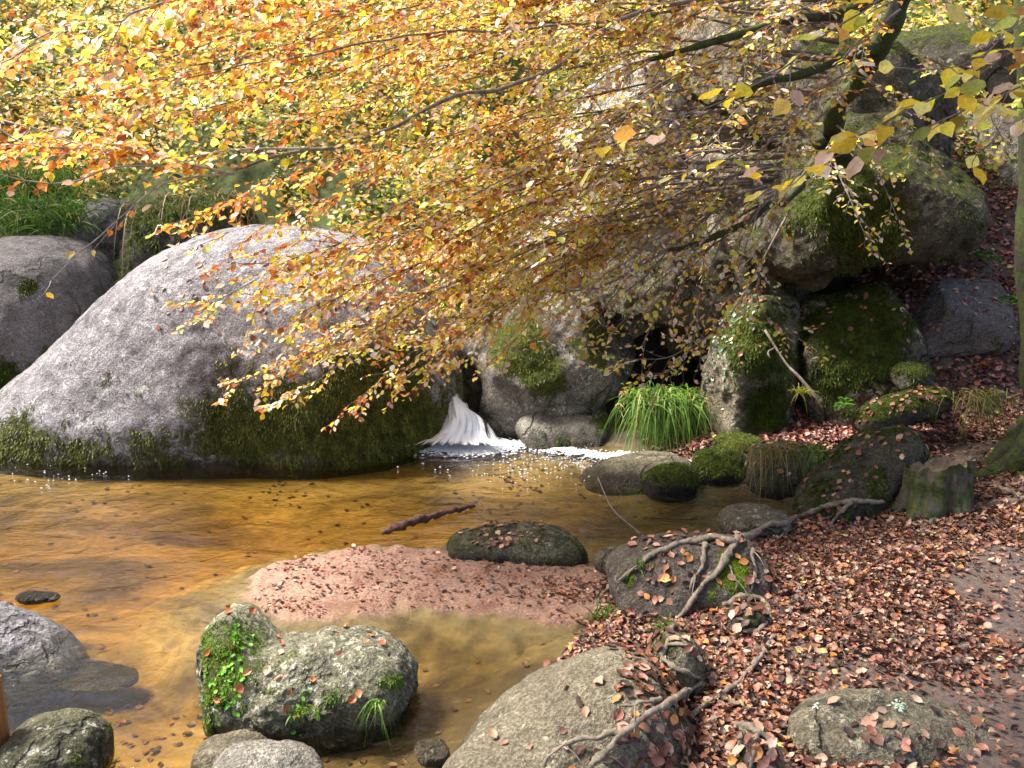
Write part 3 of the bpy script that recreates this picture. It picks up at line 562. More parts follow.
# on the sandbar
k = RNG.integers(0, len(SBV), 60000); q = SBV[k]; qq = fbm(q*np.array([3, 3, 0]), 4, 51); q = q[(q[:, 2] > .013) & (RNG.random(len(q)) < .2+.8*sst(-.1, .3, qq))]; n = len(q)
q = q+RNG.normal(size=q.shape)*np.array([.012, .012, 0])+np.array([0, 0, .004])
tag(leaves('fallen_leaves', q, rnd_unit_xy(n, z=.1), np.array([0, 0, 1.])+RNG.normal(size=(n, 3))*.3, .012+.028*RNG.random(n)**2, palette(LITPAL, [3, 6, 2, 5, 1, 1, 0, 3], n), M_litter, curl=.4), 'small dark leaf fragments strewn over the pink sandbar', 'fallen leaves', kind='stuff')

from mathutils.bvhtree import BVHTree
_bt = []
for k, (o_, P_, F_, n_, m__) in ROCKS.items():
    if k in ('rootrock', 'mound1', 'mound2', 'mound3', 'bank', 'litterrock', 'seal', 'rootmoss', 'inlow', 'stone3', 'inletdark', 'rightgrey'): _bt.append(BVHTree.FromPolygons([tuple(v) for v in P_], [tuple(int(i) for i in f) for f in F_]))
def on_surf(px, py, dz=0.0):
    p = on_ground(px, py, 0); best = np.linalg.norm(p-CAM); d = Vector(ray(px, py)).normalized()
    for b_ in _bt:
        h = b_.ray_cast(Vector(CAM), d)
        if h[0] is not None and h[3] < best: best = h[3]; p = np.array(h[0])
    return p+np.array([0, -.3, 1])*dz
# ------------------------------------------------------------------ tubes
def smooth_path(pts, n):
    pts = np.array(pts, float); m_ = len(pts); P = np.vstack([2*pts[0]-pts[1], pts, 2*pts[-1]-pts[-2]]); out = []
    for t in np.linspace(0, m_-1-1e-6, n):
        i = int(t); u = t-i; a, b, c, d = P[i], P[i+1], P[i+2], P[i+3]
        out.append(.5*((2*b)+(-a+c)*u+(2*a-5*b+4*c-d)*u*u+(-a+3*b-3*c+d)*u**3))
    return np.array(out)
class Tubes:
    def __init__(s): s.V = []; s.F = []; s.n = 0; s.T = []
    def add(s, pts, rad, sides=5, flat=1.0, lump=0, seed=0):
        pts = np.asarray(pts, float); m_ = len(pts); rad = np.asarray(rad)*np.ones(m_)
        T = np.gradient(pts, axis=0); T /= np.linalg.norm(T, axis=1)[:, None]+1e-9
        ref = np.array([0, 0, 1.]) if abs(T[:, 2]).mean() < .8 else np.array([0, 1., 0])
        A = np.cross(T, ref); A /= np.linalg.norm(A, axis=1)[:, None]+1e-9; Bv = np.cross(A, T)
        an = np.arange(sides)*2*math.pi/sides
        ring = A[:, None]*np.cos(an)[None, :, None]+Bv[:, None]*np.sin(an)[None, :, None]*flat
        rr = rad[:, None, None]*np.ones((m_, sides, 1))
        V = (pts[:, None]+ring*rr).reshape(-1, 3)
        if lump:
            nz = fbm(V*lump[1]+seed, 3, seed+3)*lump[0]; V = V+(ring.reshape(-1, 3))*(nz*np.repeat(rad, sides))[:, None]
        i = np.arange(m_-1)[:, None]*sides; j = np.arange(sides)[None]; j2 = (j+1) % sides
        s.F.append((np.stack([i+j, i+j2, i+sides+j2, i+sides+j], -1).reshape(-1, 4))+s.n)
        s.V.append(V); s.n += len(V)
        e = s.n; # end caps
        s.T.append(np.array([[s.n-sides, s.n-sides+k, s.n-sides+k+1] for k in range(1, sides-1)]+[[s.n-len(V)+k+1, s.n-len(V)+k, s.n-len(V)] for k in range(1, sides-1)]))
    def build(s, name, mat, parent=None, loc=None):
        V = np.concatenate(s.V)
        if loc is None: loc = parent['_loc'] if parent is not None else (V[:, 0].mean(), V[:, 1].mean(), max(V[:, 2].min(), 0))
        return mesh_np(name, V, [np.concatenate(s.F), np.concatenate(s.T)], mat, parent, loc=loc)

# ------------------------------------------------------------------ trees with drooping branches
rt = np.random.default_rng(21)
PALC = np.array([(.84, .35, .07), (.6, .18, .05), (.95, .7, .06), (.93, .7, .58), (.6, .7, .14), (.96, .85, .25), (.36, .1, .05), (.93, .5, .12)])
def leafcols(P, rg, mode=0):
    n = len(P); px, py, dep = project(P)
    W = np.zeros((n, 8)); left = sst(420, 150, px); low = sst(180, 330, py)
    cl_ = fbm(P*1.6, 3, 91)[:, None]; px = px.ravel(); W[:, 0] = 2.0+3*left; W[:, 1] = .8+1.8*left+.4*low; W[:, 2] = 3.4; W[:, 3] = 3+1.8*low+5*sst(400, 650, px); W[:, 4] = .8*sst(500, 250, py); W[:, 5] = 1.6+1*low; W[:, 6] = .7; W[:, 7] = 1.6
    W = W*np.clip(1+cl_*np.array([1.6, 1.8, -1, -1.5, -2.2, -1.5, 1.5, 0]), .15, 4)*(1-sst(400, 600, px.reshape(-1, 1))*np.array([.55, .75, 0, 0, -.8, -.8, .5, .2]))
    if mode == 1: W[:] = (.35, .1, 4, 1.2, 3, 4, .05, .6)
    W /= W.sum(1)[:, None]; c = W.cumsum(1); u = rg.random((n, 1)); i = (u > c).sum(1).clip(0, 7)
    return np.clip(PALC[i]*np.clip(1+rg.normal(size=(n, 1))*.28, .3, 1.6), .01, .97)
def grow(parent, path, r0, r1, mat, twmat, spacing=.1, tl=(.25, .6), ang=30, leafden=.03, leafsize=(.041, .027), start=.15, rg=rt, mode=0, bare=0., droop=.35, leafstart=0, sub=True):
    tb = Tubes(); P = smooth_path(path, max(12, len(path)*5)); seg = np.linalg.norm(np.diff(P, axis=0), axis=1); s = np.concatenate([[0], np.cumsum(seg)]); Ltot = s[-1]
    P = P+fbm(P*2.2+rg.random(3)*9, 3, 7)[:, None]*np.array([.02, .06, .13])*np.linspace(0, 1, len(P))[:, None]
    tb.add(P, r0+(r1-r0)*(s/Ltot)**.8, 6, lump=(.25, 14), seed=3)
    lp, ld = [], []
    def twig(p, d, ln, r, depth):
        k = max(4, int(ln/.06)); pts = [p]; dcur = d.copy()
        for i in range(k):
            dcur = dcur+rg.normal(size=3)*.15+np.array([0, 0, -.05*droop*2]); dcur /= np.linalg.norm(dcur); pts.append(pts[-1]+dcur*ln/k)
        pts = np.array(pts); tb.add(pts, np.linspace(r, .0009, k+1), 3)
        L_ = ln; m_ = int(ln/leafden)
        for j in range(m_):
            if rg.random() < bare: continue
            t = (j+.7)/m_*(k); i = min(int(t), k-1); q = pts[i]+(pts[i+1]-pts[i])*(t-i); dv = pts[i+1]-pts[i]; dv = dv/np.linalg.norm(dv)
            sd = np.cross(dv, (0, 0, 1)); sd = sd/(np.linalg.norm(sd)+1e-6)*(1 if j % 2 else -1)
            lp.append(q+sd*.006); ld.append(dv*.7+sd*.9+rg.normal(size=3)*.25+np.array([0, 0, -.25]))
        if sub and depth < 1:
            for j in range(int(ln/.13)):
                i = rg.integers(1, k); dv = pts[i]-pts[i-1]; dv /= np.linalg.norm(dv); sd = np.cross(dv, (0, 0, 1))*(1 if j % 2 else -1)
                twig(pts[i], dv+sd*.6+rg.normal(size=3)*.15, ln*(.3+.3*rg.random()), r*.55, depth+1)
    t = start*Ltot; sgn = 1
    while t < Ltot:
        i = min(np.searchsorted(s, t), len(P)-1); i = max(i, 1); d = P[i]-P[i-1]; d /= np.linalg.norm(d)
        sd = np.cross(d, (0, 0, 1)); sd /= np.linalg.norm(sd)+1e-6; a = R(ang+rg.normal()*15); ln = (tl[0]+(tl[1]-tl[0])*rg.random())*(1-.45*t/Ltot)
        twig(P[i], d*math.cos(a)+sd*sgn*math.sin(a)*.9+np.array([0, 0, rg.normal()*.22-.08]), ln, max(.0034, (r0+(r1-r0)*t/Ltot)*.45), 0)
        sgn = -sgn; t += spacing*(.6+.8*rg.random())
    bo = tb.build('branch', mat, parent)
    if lp:
        lp = np.array(lp); ld = np.array(ld); n = len(lp); nn = np.array([0, -.15, 1.])+rg.normal(size=(n, 3))*.45
        leaves('leaves', lp, ld, nn, (leafsize[0]*.75+leafsize[1]*1.5*rg.random(n))*(1-.15*(mode == 0)*sst(200, 450, project(lp)[0])), leafcols(lp, rg, mode), M_leaf, bo, curl=.3, rg=rg, loc=bo['_loc'])
    return len(lp)
def P3(l): return [at(*q) for q in l]
# tree A: crooked mossy beech among the boulders
TA = [(826, 225, 9.0), (825, 175, 8.4), (826, 140, 7.8), (840, 98, 7.25), (884, 44, 6.95), (912, -25, 6.85), (935, -150, 6.7), (950, -330, 6.6), (955, -560, 6.6)]
base = at(*TA[0]); treeA = empty('beech_tree', base)
tag(treeA, 'crooked mossy beech with orange and yellow leaves sweeping down to the left', 'tree')
tb = Tubes(); pth = smooth_path(P3(TA), 50); pth = pth+fbm(pth*2.2, 2, 9)[:, None]*np.array([.1, .05, 0]); tb.add(pth, np.interp(np.linspace(0, 1, 50), [0, .3, 1], [.1, .085, .06]), 10, lump=(.6, 6), seed=1); tb.build('trunk', M_limb, treeA)
def limb(l, r0, r1, n=24, par=None, mat=None):
    tb = Tubes(); tb.add(smooth_path(P3(l), n), np.linspace(r0, r1, n), 7, lump=(.35, 8), seed=4); tb.build('limb', mat or M_limb, par or treeA)
limb([(826, 140, 7.8), (798, 148, 7.2), (768, 144, 6.9), (740, 128, 6.7), (722, 112, 6.6), (690, 95, 6.5)], .05, .02)
limb([(826, 140, 7.8), (808, 175, 7.4), (786, 200, 7.1), (768, 205, 6.9), (748, 222, 6.7), (725, 232, 6.5), (690, 246, 6.4), (668, 250, 6.3)], .05, .014)
limb([(884, 44, 6.95), (840, 60, 6.7), (800, 75, 6.5), (760, 84, 6.3), (700, 110, 6.2)], .045, .014)
limb([(912, -25, 6.85), (850, 10, 6.5), (790, 20, 6.3), (720, 40, 6.1), (650, 60, 6.0)], .05, .016)
tot = 0
def g(l, r0=.016, r1=.003, **k):
    global tot
    mt = k.pop('mat', M_twig); tot += grow(k.pop('tree', treeA), P3(l), r0, r1, mt, mt, **k)
A1 = [(915, -60, 6.8), (760, -15, 6.2), (623, 20, 5.7), (561, 66, 5.5), (514, 82, 5.4), (467, 92, 5.2), (389, 123, 5.0), (312, 148, 4.8), (273, 166, 4.8), (234, 174, 4.7)]
g(A1, .024, .009, start=.3, spacing=.16)
g([(234, 174, 4.7), (195, 168, 4.6), (117, 152, 4.5), (58, 140, 4.5), (-30, 115, 4.5)], .009, .004, mat=M_pale, start=.05)
g([(234, 174, 4.7), (168, 183, 4.6), (125, 219, 4.5), (78, 254, 4.4), (51, 281, 4.3)], .007, .002, mat=M_pale, spacing=.2, leafden=.07, tl=(.1, .3), bare=.3)
g([(195, 168, 4.6), (148, 168, 4.5), (105, 174, 4.4), (70, 187, 4.4), (23, 186, 4.4), (-20, 170, 4.4)], .007, .003, mat=M_pale, spacing=.2, tl=(.12, .35), bare=.3)
g([(312, 148, 4.8), (240, 150, 4.7), (176, 158, 4.6), (90, 142, 4.5), (0, 128, 4.5)], .007, .003, mat=M_pale)
g([(925, -150, 6.7), (600, -120, 5.2), (400, -60, 4.6), (162, 0, 4.3), (117, 25, 4.2), (66, 39, 4.2), (0, 62, 4.2)], .02, .004, mat=M_pale, start=.4)
g([(905, -30, 6.9), (640, 16, 6.0), (560, 22, 5.6), (480, 30, 5.4), (400, 36, 5.2), (300, 60, 5.0), (200, 80, 5), (90, 90, 4.9)], .016, .003, start=.25)
g([(768, 144, 6.9), (700, 75, 6.5), (640, 100, 6.3), (553, 168, 6.0), (498, 195, 5.9), (448, 219, 5.8), (389, 240, 5.7), (300, 268, 5.6), (230, 262, 5.5)], .014, .003)
# sweeping branches: fans from the leaning trunk to the fringe of the crown
fan = []
def uline(t): return (905-135*t, -80+280*t, 6.9-.0*t)
tips = [(20, 10), (0, 60), (40, 110), (90, 30), (110, 90), (150, 60), (130, 130), (200, 20), (215, 110), (190, 215), (250, 60), (262, 140), (215, 300), (228, 235), (300, 30), (240, 385), (262, 345), (300, 395), (250, 300), (320, 200), (345, 100), (330, 270), (350, 400), (395, 385), (340, 345), (300, 320), (420, 340), (430, 60), (440, 180), (415, 270), (455, 360), (500, 350), (480, 300), (545, 335), (520, 240), (580, 340), (600, 290), (560, 150), (640, 352), (700, 345), (660, 300), (730, 300), (10, 150), (60, 75), (170, 10), (380, 20), (505, 25), (375, 310), (455, 265), (280, 380)]
tips += [(300, 255), (335, 290), (370, 250), (400, 300), (360, 335), (430, 310), (445, 350), (290, 290), (410, 365), (620, 120), (650, 180), (680, 60), (700, 150), (600, 60), (560, 90), (590, 200), (640, 250), (720, 90), (740, 200), (760, 40), (620, 30), (520, 120), (470, 240), (560, 290), (690, 220), (600, 330), (530, 280)]
for k, (tx, ty) in enumerate(tips):
    t = np.clip((ty+60)/420+rt.normal()*.06, 0, 1); u = uline(t); dist = 4.3+2.2*rt.random()+(.5 if tx > 400 else 0)+(.6 if ty > 250 else 0)
    tx2, ty2 = tx, ty; mx_, my_ = u[0]*.5+tx2*.5, u[1]*.5+ty2*.5-18-(.055*(u[0]-tx2))*(1+.6*rt.normal()*.5)
    q1 = (u[0]*.75+tx2*.25, u[1]*.75+ty2*.25-14-.04*(u[0]-tx2), u[2]*.75+dist*.25); q2 = (mx_, my_, (u[2]+dist)/2); q3 = (u[0]*.22+tx2*.78, u[1]*.22+ty2*.78-14-.02*(u[0]-tx2), u[2]*.2+dist*.8)
    g([u, q1, q2, q3, (tx2, ty2, dist)], .011+.004*rt.random(), .0018, start=.3 if tx < 500 else .15, bare=.1 if tx < 480 else .58, spacing=.1 if tx < 480 else .12, tl=(.25, .65), ang=24)
for l in [[(884, 44, 6.95), (930, 60, 6.7), (975, 90, 6.5), (1000, 140, 6.4)], [(860, 70, 6.9), (900, 110, 6.6), (930, 170, 6.5)], [(832, 120, 7.5), (870, 160, 6.8), (900, 220, 6.5)], [(826, 140, 7.7), (850, 200, 6.9), (880, 255, 6.7)], [(912, -25, 6.8), (960, 10, 6.6), (1010, 50, 6.5)], [(840, 98, 7.0), (800, 140, 6.5), (780, 210, 6.3), (740, 260, 6.2)], [(870, 60, 6.9), (820, 90, 6.4), (760, 150, 6.2), (700, 200, 6.1)], [(900, 10, 6.8), (850, 50, 6.3), (800, 110, 6.1), (760, 130, 6.1)], [(905, -30, 6.8), (800, 10, 6.2), (740, 50, 6.0), (690, 110, 6.0)]]:
    g(l, .012, .002, bare=.4, spacing=.09, tl=(.2, .5), ang=35)
# bare drooping twigs near the hollow
for l in [[(748, 222, 6.7), (690, 262, 6.5), (640, 300, 6.4), (600, 345, 6.3)], [(725, 232, 6.5), (700, 300, 6.4), (690, 345, 6.3), (640, 358, 6.3), (606, 350, 6.3)], [(790, 210, 7.1), (740, 300, 6.8), (700, 340, 6.7), (655, 375, 6.6), (600, 352, 6.6)], [(668, 250, 6.3), (600, 285, 6.2), (520, 300, 6.1), (440, 365, 6.0), (400, 375, 5.9)], [(720, 180, 6.6), (640, 215, 6.4), (560, 255, 6.2), (470, 300, 6.1)], [(690, 95, 6.5), (640, 170, 6.3), (600, 230, 6.2), (540, 300, 6.1)], [(826, 150, 7.6), (790, 160, 6.8), (770, 230, 6.4), (760, 300, 6.4), (820, 350, 6.6)]]:
    g(l, .01, .002, bare=.45, spacing=.1, tl=(.2, .5))
# tree B: at the right edge, with near branches of large yellow leaves
bB = on_ground(1068, 470); treeB = empty('beech_tree', bB)
tag(treeB, 'dark trunked beech at the right edge with mossy root flare and large yellow green leaves', 'tree')
tb = Tubes(); Yb = bB[1]; base_px = 1072
tl_ = [np.array(bB)+np.array([0, 0, -.2]), np.array(bB)+np.array([0, 0, .15]), at(1046, 330, Yb), at(1040, 150, Yb), at(1036, 0, Yb), at(1030, -300, Yb), at(1010, -700, Yb)]
tb.add(smooth_path(tl_, 44), np.interp(np.linspace(0, 1, 44), [0, .12, .3, 1], [.42, .3, .16, .11]), 14, lump=(.35, 3), seed=2); tb.build('trunk', M_trunk, treeB)
tb = Tubes()
for l in [[(1060, 400), (1030, 430), (1005, 455), (985, 470)], [(1040, 455), (1010, 470), (975, 480)]]:
    pts = [on_ground(*l[k]) if k else np.array(bB)+np.array([-.08, 0, .35]) for k in range(len(l))]; tb.add(smooth_path(pts, 14), np.linspace(.16, .05, 14), 8, lump=(.3, 6), seed=7)
tb.build('root', M_trunk, treeB)
big = dict(tree=treeB, mode=1, leafsize=(.066, .028), leafden=.034, spacing=.1, tl=(.1, .24), ang=32, bare=.12, start=.12, sub=False)
g([(1036, 0, Yb), (1080, 20, 3.6), (1024, 52, 2.7), (930, 112, 2.6), (860, 150, 2.5), (790, 190, 2.5), (765, 200, 2.5)], .009, .002, **big)
g([(1036, -60, Yb), (1060, -60, 3.6), (960, -20, 2.8), (880, 2, 2.7), (780, 75, 2.7), (690, 112, 2.7), (600, 165, 2.8)], .009, .002, **{**big, 'bare': .5})
g([(1036, 30, Yb), (1080, 60, 3.4), (1020, 90, 2.8), (950, 118, 2.6), (880, 148, 2.6), (790, 175, 2.6), (690, 160, 2.6), (640, 150, 2.6)], .008, .0015, **{**big, 'bare': .15})
g([(1036, -30, Yb), (1070, -10, 3.2), (1010, 30, 2.5), (960, 50, 2.45), (910, 45, 2.4)], .007, .0015, **{**big, 'bare': .1})
g([(1036, 60, Yb), (1060, 100, 3.6), (1010, 110, 3.0), (985, 140, 2.9)], .006, .0015, **{**big, 'bare': .2})
print('leaves', tot)
def shade_crown(tree, top, cen, rad, n, seed):  # unseen limbs and leaves added above the frame to shade what lies below
    rg = np.random.default_rng(seed); tb = Tubes(); cp = []
    for j in range(22):
        a = rg.random()*6.28; rr = rg.random()**.5; e = np.array(cen)+np.array([math.cos(a)*rr*rad[0], math.sin(a)*rr*rad[1], rg.uniform(-1, 1)*rad[2]]); p_ = smooth_path([top, (np.array(top)+e)/2+np.array([0, 0, .5]), e], 14)
        tb.add(p_, np.linspace(.06, .01, 14), 5); cp += [p_[8], p_[10], p_[12], p_[13]]
    tb.build('limb', M_limb, tree); cp = np.array(cp); c = cp[rg.integers(0, len(cp), n)]+rg.normal(size=(n, 3))*np.array([.55, .55, .25])
    leaves('crown', c, rg.normal(size=(n, 3))*np.array([1, 1, .3]), np.array([0, 0, 1.])+rg.normal(size=(n, 3))*.45, .07+.04*rg.random(n), palette(PALC, [2, 2, 3, 1, 2, 2, 1, 2], n, rg), M_leaf, tree, simple=True, rg=rg, loc=tree['_loc'] if '_loc' in tree else None)
shade_crown(treeB, at(1010, -700, Yb), (-1.6, 2.0, 6.6), (3.4, 2.3, .7), 22000, 5)
shade_crown(treeA, at(955, -560, 6.6), (2.6, 9.0, 7.2), (2.4, 2.2, .7), 13000, 6)


# ------------------------------------------------------------------ roots, stump, sticks
def gpath(l, dz):
    r = []
    for q in l:
        z = q[3] if len(q) > 3 else dz
        r.append(on_surf(q[0], q[1], z))
    return r
def root(lines, label, mat=M_root, dz=.012):
    tb = Tubes()
    for l, r0, r1 in lines:
        l = [tuple(x[:2]) for x in l]; s2 = smooth_path([(a, b, 0) for a, b in l], len(l)*4); s2[1:-1] += RNG.normal(size=(len(s2)-2, 3))*1.3
        ps = np.array([on_surf(a, b, dz) for a, b, _ in s2]); ps[1:-1] = (ps[:-2]+2*ps[1:-1]+ps[2:])/4; n_ = len(ps)*3; ps = smooth_path(ps, n_); ps[:, 2] += .012*fbm(ps*9, 2, 77)
        rr = np.linspace(r0*.85, r1*.75, n_)*(1+.3*fbm(ps*14, 2, 5)); rr[0] *= .6; rr[-1] *= .5; ps[0, 2] -= .02; ps[-1, 2] -= .03
        tb.add(ps, rr, 9, flat=.8, lump=(.9, 38), seed=len(l))
        for j in range(1):   # rootlets
            i = RNG.integers(3, n_-3); d_ = rnd_unit_xy(1)[0]*np.array([1, 1, 0]); e_ = ps[i]+d_*(.06+.1*RNG.random()); e_[2] -= .05; tb.add(smooth_path([ps[i], (ps[i]+e_)/2+np.array([0, 0, .012]), e_], 8), np.linspace(rr[i]*.45, .002, 8), 5)
    tag(tb.build('tree_root', mat), label, 'root', 'exposed tree roots')
root([([(735, 545, 4.45), (700, 540, 4.35), (660, 552, 4.25), (632, 572, 4.2), (600, 598, 4.25), (594, 620, 4.1)], .026, .014), ([(608, 590, 4.2), (612, 610, 4.1), (628, 622, 4.05), (634, 640, 4.0)], .014, .008)], 'pale root arching over the left shoulder of the root draped rock')
root([([(735, 545, 4.45), (722, 565, 4.12), (702, 590, 4.05), (686, 610, 4.0), (668, 640, 3.75), (662, 665, 3.55)], .022, .012), ([(705, 545, 4.3), (700, 570, 4.1), (690, 590, 4.05)], .018, .01), ([(752, 548, 4.5), (754, 570, 4.35), (752, 590, 4.25)], .014, .008), ([(728, 565, 4.15), (735, 580, 4.12), (737, 592, 4.1)], .006, .004)], 'forked root running down the front of the root draped rock')
root([([(722, 606, 3.95), (745, 598, 3.95), (766, 606, 3.95), (769, 620, 3.85), (755, 634, 3.75), (738, 634, 3.7), (728, 655, 3.5), (712, 672, 3.4), (700, 690, 3.3), (695, 700, 3.2)], .02, .016), ([(700, 680, 3.35), (680, 672, 3.4), (664, 662, 3.45), (662, 650, 3.5), (680, 646, 3.55), (702, 652, 3.55)], .014, .01)], 'root looping around the small dark stone and forking below')
root([([(796, 562), (802, 580), (797, 600), (788, 618)], .016, .02)], 'short upright bent root in the middle of the leaf litter')
root([([(735, 545), (770, 530), (800, 520), (830, 508), (860, 503), (888, 508)], .03, .028), ([(850, 505), (838, 518), (828, 530)], .022, .01), ([(800, 525), (775, 545)], .018, .01)], 'thick pale root running along the bank from the stump', dz=.03)
root([([(918, 540), (935, 520), (965, 512), (1000, 506), (1035, 500)], .016, .03)], 'low root snaking from the right edge toward the stump', dz=.02)
root([([(700, 690), (680, 705), (650, 722), (625, 742), (605, 760), (590, 775)], .016, .02), ([(660, 705), (640, 712), (618, 715)], .012, .008), ([(625, 742), (600, 745), (570, 752), (545, 768)], .015, .01)], 'thin roots crossing the litter beside the bank boulder', dz=.05)
root([([(738, 728, 2.72), (756, 733, 2.68), (774, 748, 2.63), (784, 775, 2.55)], .02, .014), ([(742, 728, 2.72), (738, 750, 2.6), (728, 778, 2.5)], .016, .012), ([(757, 735, 2.66), (752, 760, 2.58), (748, 780, 2.5)], .012, .008)], 'claw shaped root over the mossy stone at the bottom edge')
root([([(985, 485), (1000, 492), (1022, 498)], .02, .03)], 'stubby root end beside the half buried grey stone', dz=.02)
root([([(600, 590), (594, 612), (600, 632), (616, 648)], .016, .01), ([(612, 596), (606, 620), (612, 640)], .01, .006)], 'grey roots hanging over the left foot of the root draped rock', dz=.015)
root([([(690, 720), (720, 700), (735, 690), (760, 660), (775, 640)], .012, .016), ([(720, 700), (742, 712), (760, 716)], .01, .006)], 'slender root winding through the leaves above the flat boulder', dz=.03)
# stump
sb = on_ground(935, 512); st = empty('tree_stump', sb); tag(st, 'short broken tree stump with moss and pale lichen on the leafy bank', 'tree stump')
ns, nr = 64, 22; hgt = .40; V = []
for j in range(nr+1):
    t = j/nr
    for i in range(ns):
        a = 2*math.pi*i/ns; rr = .205+.09*(1-t)**2.5*(1+.7*math.sin(5*a+1))+.014*math.sin(9*a+t)+.012*math.sin(17*a+t*3)-.012*abs(math.sin(13*a+t*1.5)); z = t*hgt*(1-.16*math.cos(a-2.4)) + (.012*math.sin(7*a)+.01*math.sin(13*a+2))*t**4
        V.append((sb[0]+rr*math.cos(a), sb[1]+rr*math.sin(a), sb[2]-.06+z))
V = np.array(V); V[:, :2] += (fbm(V*12, 3, 5)*.018)[:, None]
I = (np.arange(nr)[:, None]*ns+np.arange(ns)[None]); J = (np.arange(nr)[:, None]*ns+(np.arange(ns)[None]+1) % ns); f = np.stack([I, J, J+ns, I+ns], -1).reshape(-1, 4)
mesh_np('bark', V, f, M_stump, st, loc=sb)
# broken top: rings going in and down
V2 = []; top = V[-ns:]; cc = top.mean(0)
for j in range(6):
    t = j/5; q = top*(1-t*.95)+cc*(t*.95); q[:, 2] += -.05*sst(0, .4, np.full(ns, t))+.012*fbm(q*40, 2, 3); V2.append(q)
V2 = np.concatenate(V2); I = (np.arange(5)[:, None]*ns+np.arange(ns)[None]); J = (np.arange(5)[:, None]*ns+(np.arange(ns)[None]+1) % ns); f2 = np.stack([I, J, J+ns, I+ns], -1).reshape(-1, 4)
mesh_np('broken_top', V2, [f2, (np.arange(ns)+5*ns)[None]], bark_mat('rotten_wood', (.05, .035, .025), (.22, .16, .11), .3), st, loc=sb)
tb = Tubes()
for p_, d_ in _TW:
    l = .05+.16*RNG.random(); tb.add(smooth_path([p_-d_*l/2+np.array([0, 0, .025]), p_+RNG.normal(size=3)*.012+np.array([0, 0, .04]), p_+d_*l/2+np.array([0, 0, .02])], 6), np.linspace(.0032, .0015, 6), 4)
tag(tb.build('twig_litter', M_twig), 'small broken twigs strewn through the leaves of the near bank', 'twigs', kind='stuff')
# log in the water
p0, p1 = atz(382, 533, .012), atz(475, 506, .012); tb = Tubes(); n = 40; q = p0+(p1-p0)*np.linspace(0, 1, n)[:, None]; q[:, 2] += .02*np.sin(np.linspace(0, 3, n)); tb.add(q, np.interp(np.linspace(0, 1, n), [0, .1, .5, 1], [.014, .028, .026, .013]), 10, lump=(1.2, 26), seed=2)
lg = tb.build('fallen_stick', bark_mat('wet_wood', (.02, .01, .007), (.16, .07, .045))); tag(lg, 'rotten reddish stick floating beyond the sandbar', 'stick')
tb = Tubes(); tb.add(smooth_path([atz(598, 478, .02), at(612, 508, 6.0), at(636, 530, 5.6), atz(652, 545, .06)], 16), np.linspace(.005, .009, 16), 5); tb.add(smooth_path([at(618, 512, 5.95), at(622, 498, 6.0), at(616, 486, 6.05)], 8), np.linspace(.004, .0015, 8), 4); tb.add(smooth_path([at(625, 520, 5.8), at(634, 505, 5.8), at(640, 495, 5.85)], 8), np.linspace(.004, .0015, 8), 4)
tag(tb.build('twig', M_twig), 'thin bare twig slanting across the dark inlet', 'twig')
tb = Tubes(); tb.add(smooth_path([at(765, 330, 7.3), at(785, 362, 7.15), at(800, 378, 7.05), at(818, 400, 6.95)], 16), np.linspace(.01, .017, 16), 7, lump=(.4, 9)); tb.add(smooth_path([at(775, 348, 7.2), at(768, 352, 7.1), at(770, 358, 7.05)], 6), .008, 5)
tag(tb.build('fallen_branch', M_root), 'broken pale branch leaning on the tall mossy boulder', 'branch')
tb = Tubes(); tb.add(smooth_path([atz(600, 560, .03), atz(616, 549, .05), atz(640, 541, .07)], 8), np.linspace(.008, .012, 8), 6, lump=(.4, 12)); tag(tb.build('fallen_branch', M_root), 'short grey stick between the flat block and the root draped rock', 'branch')
# post
import bmesh
bm = bmesh.new(); bmesh.ops.create_cube(bm, size=1)
pc = atz(-9, 768, 0.0); 
for v in bm.verts: v.co = Vector((v.co.x*.12, v.co.y*.12, v.co.z*1.2))
bmesh.ops.bevel(bm, geom=bm.edges[:], offset=.012, segments=3, affect='EDGES')
me = bpy.data.meshes.new('wooden_post'); bm.to_mesh(me); bm.free(); m, nt, b, out = newmat('post_wood'); g_ = N(nt, 'ShaderNodeNewGeometry'); L(nt, ramp(nt, noise_n(nt, scalevec(nt, g_.outputs['Position'], (40, 40, 2)), 1, 4), [(.3, (.16, .06, .015)), (.7, (.42, .18, .05))]), b.inputs['Base Color']); b.inputs['Roughness'].default_value = .7; me.materials.append(m)
o = bpy.data.objects.new('wooden_post', me); COL.objects.link(o); pt = at(-9, 679, pc[1]); o.location = (pc[0]+.005, pc[1], pt[2]-.6); tag(o, 'orange brown wooden post cut by the left edge at the bottom', 'post')

# ------------------------------------------------------------------ grass
def tuft(name, label, p, n, ln, spread, cat='grass tuft', wd=.004, droop=.6, lean=(0, -.3, .9), cols=((.03, .08, .008), (.2, .36, .05)), seed=1, group=None, brown=.06, w=.05):
    rg = np.random.default_rng(seed); q = np.array(p)+rg.normal(size=(n, 3))*np.array([w, w*.7, w*.25]); nn = np.array(lean)+rg.normal(size=(n, 3))*spread; nn /= np.linalg.norm(nn, axis=1)[:, None]
    t = rg.random((n, 1)); c = np.array(cols[0])*(1-t)+np.array(cols[1])*t; br = rg.random(n) < brown; c[br] = (.45, .3, .12)
    o = blades(q, nn, ln*(.5+.7*rg.random(n)), wd, droop, c, rg, name, M_green, seg=5); return tag(o, label, cat, group)
tuft('grass_tuft', 'lush bright green tuft of long grass in front of the dark hollow', at(664, 398, 7.8), 1000, .46, .45, w=.15, wd=.007, droop=1.5, lean=(0, -.6, .6), seed=2)
tuft('grass_tuft', 'thin green grass at the left end of the root draped rock', on_surf(604, 622), 90, .22, .35, seed=3, w=.035)
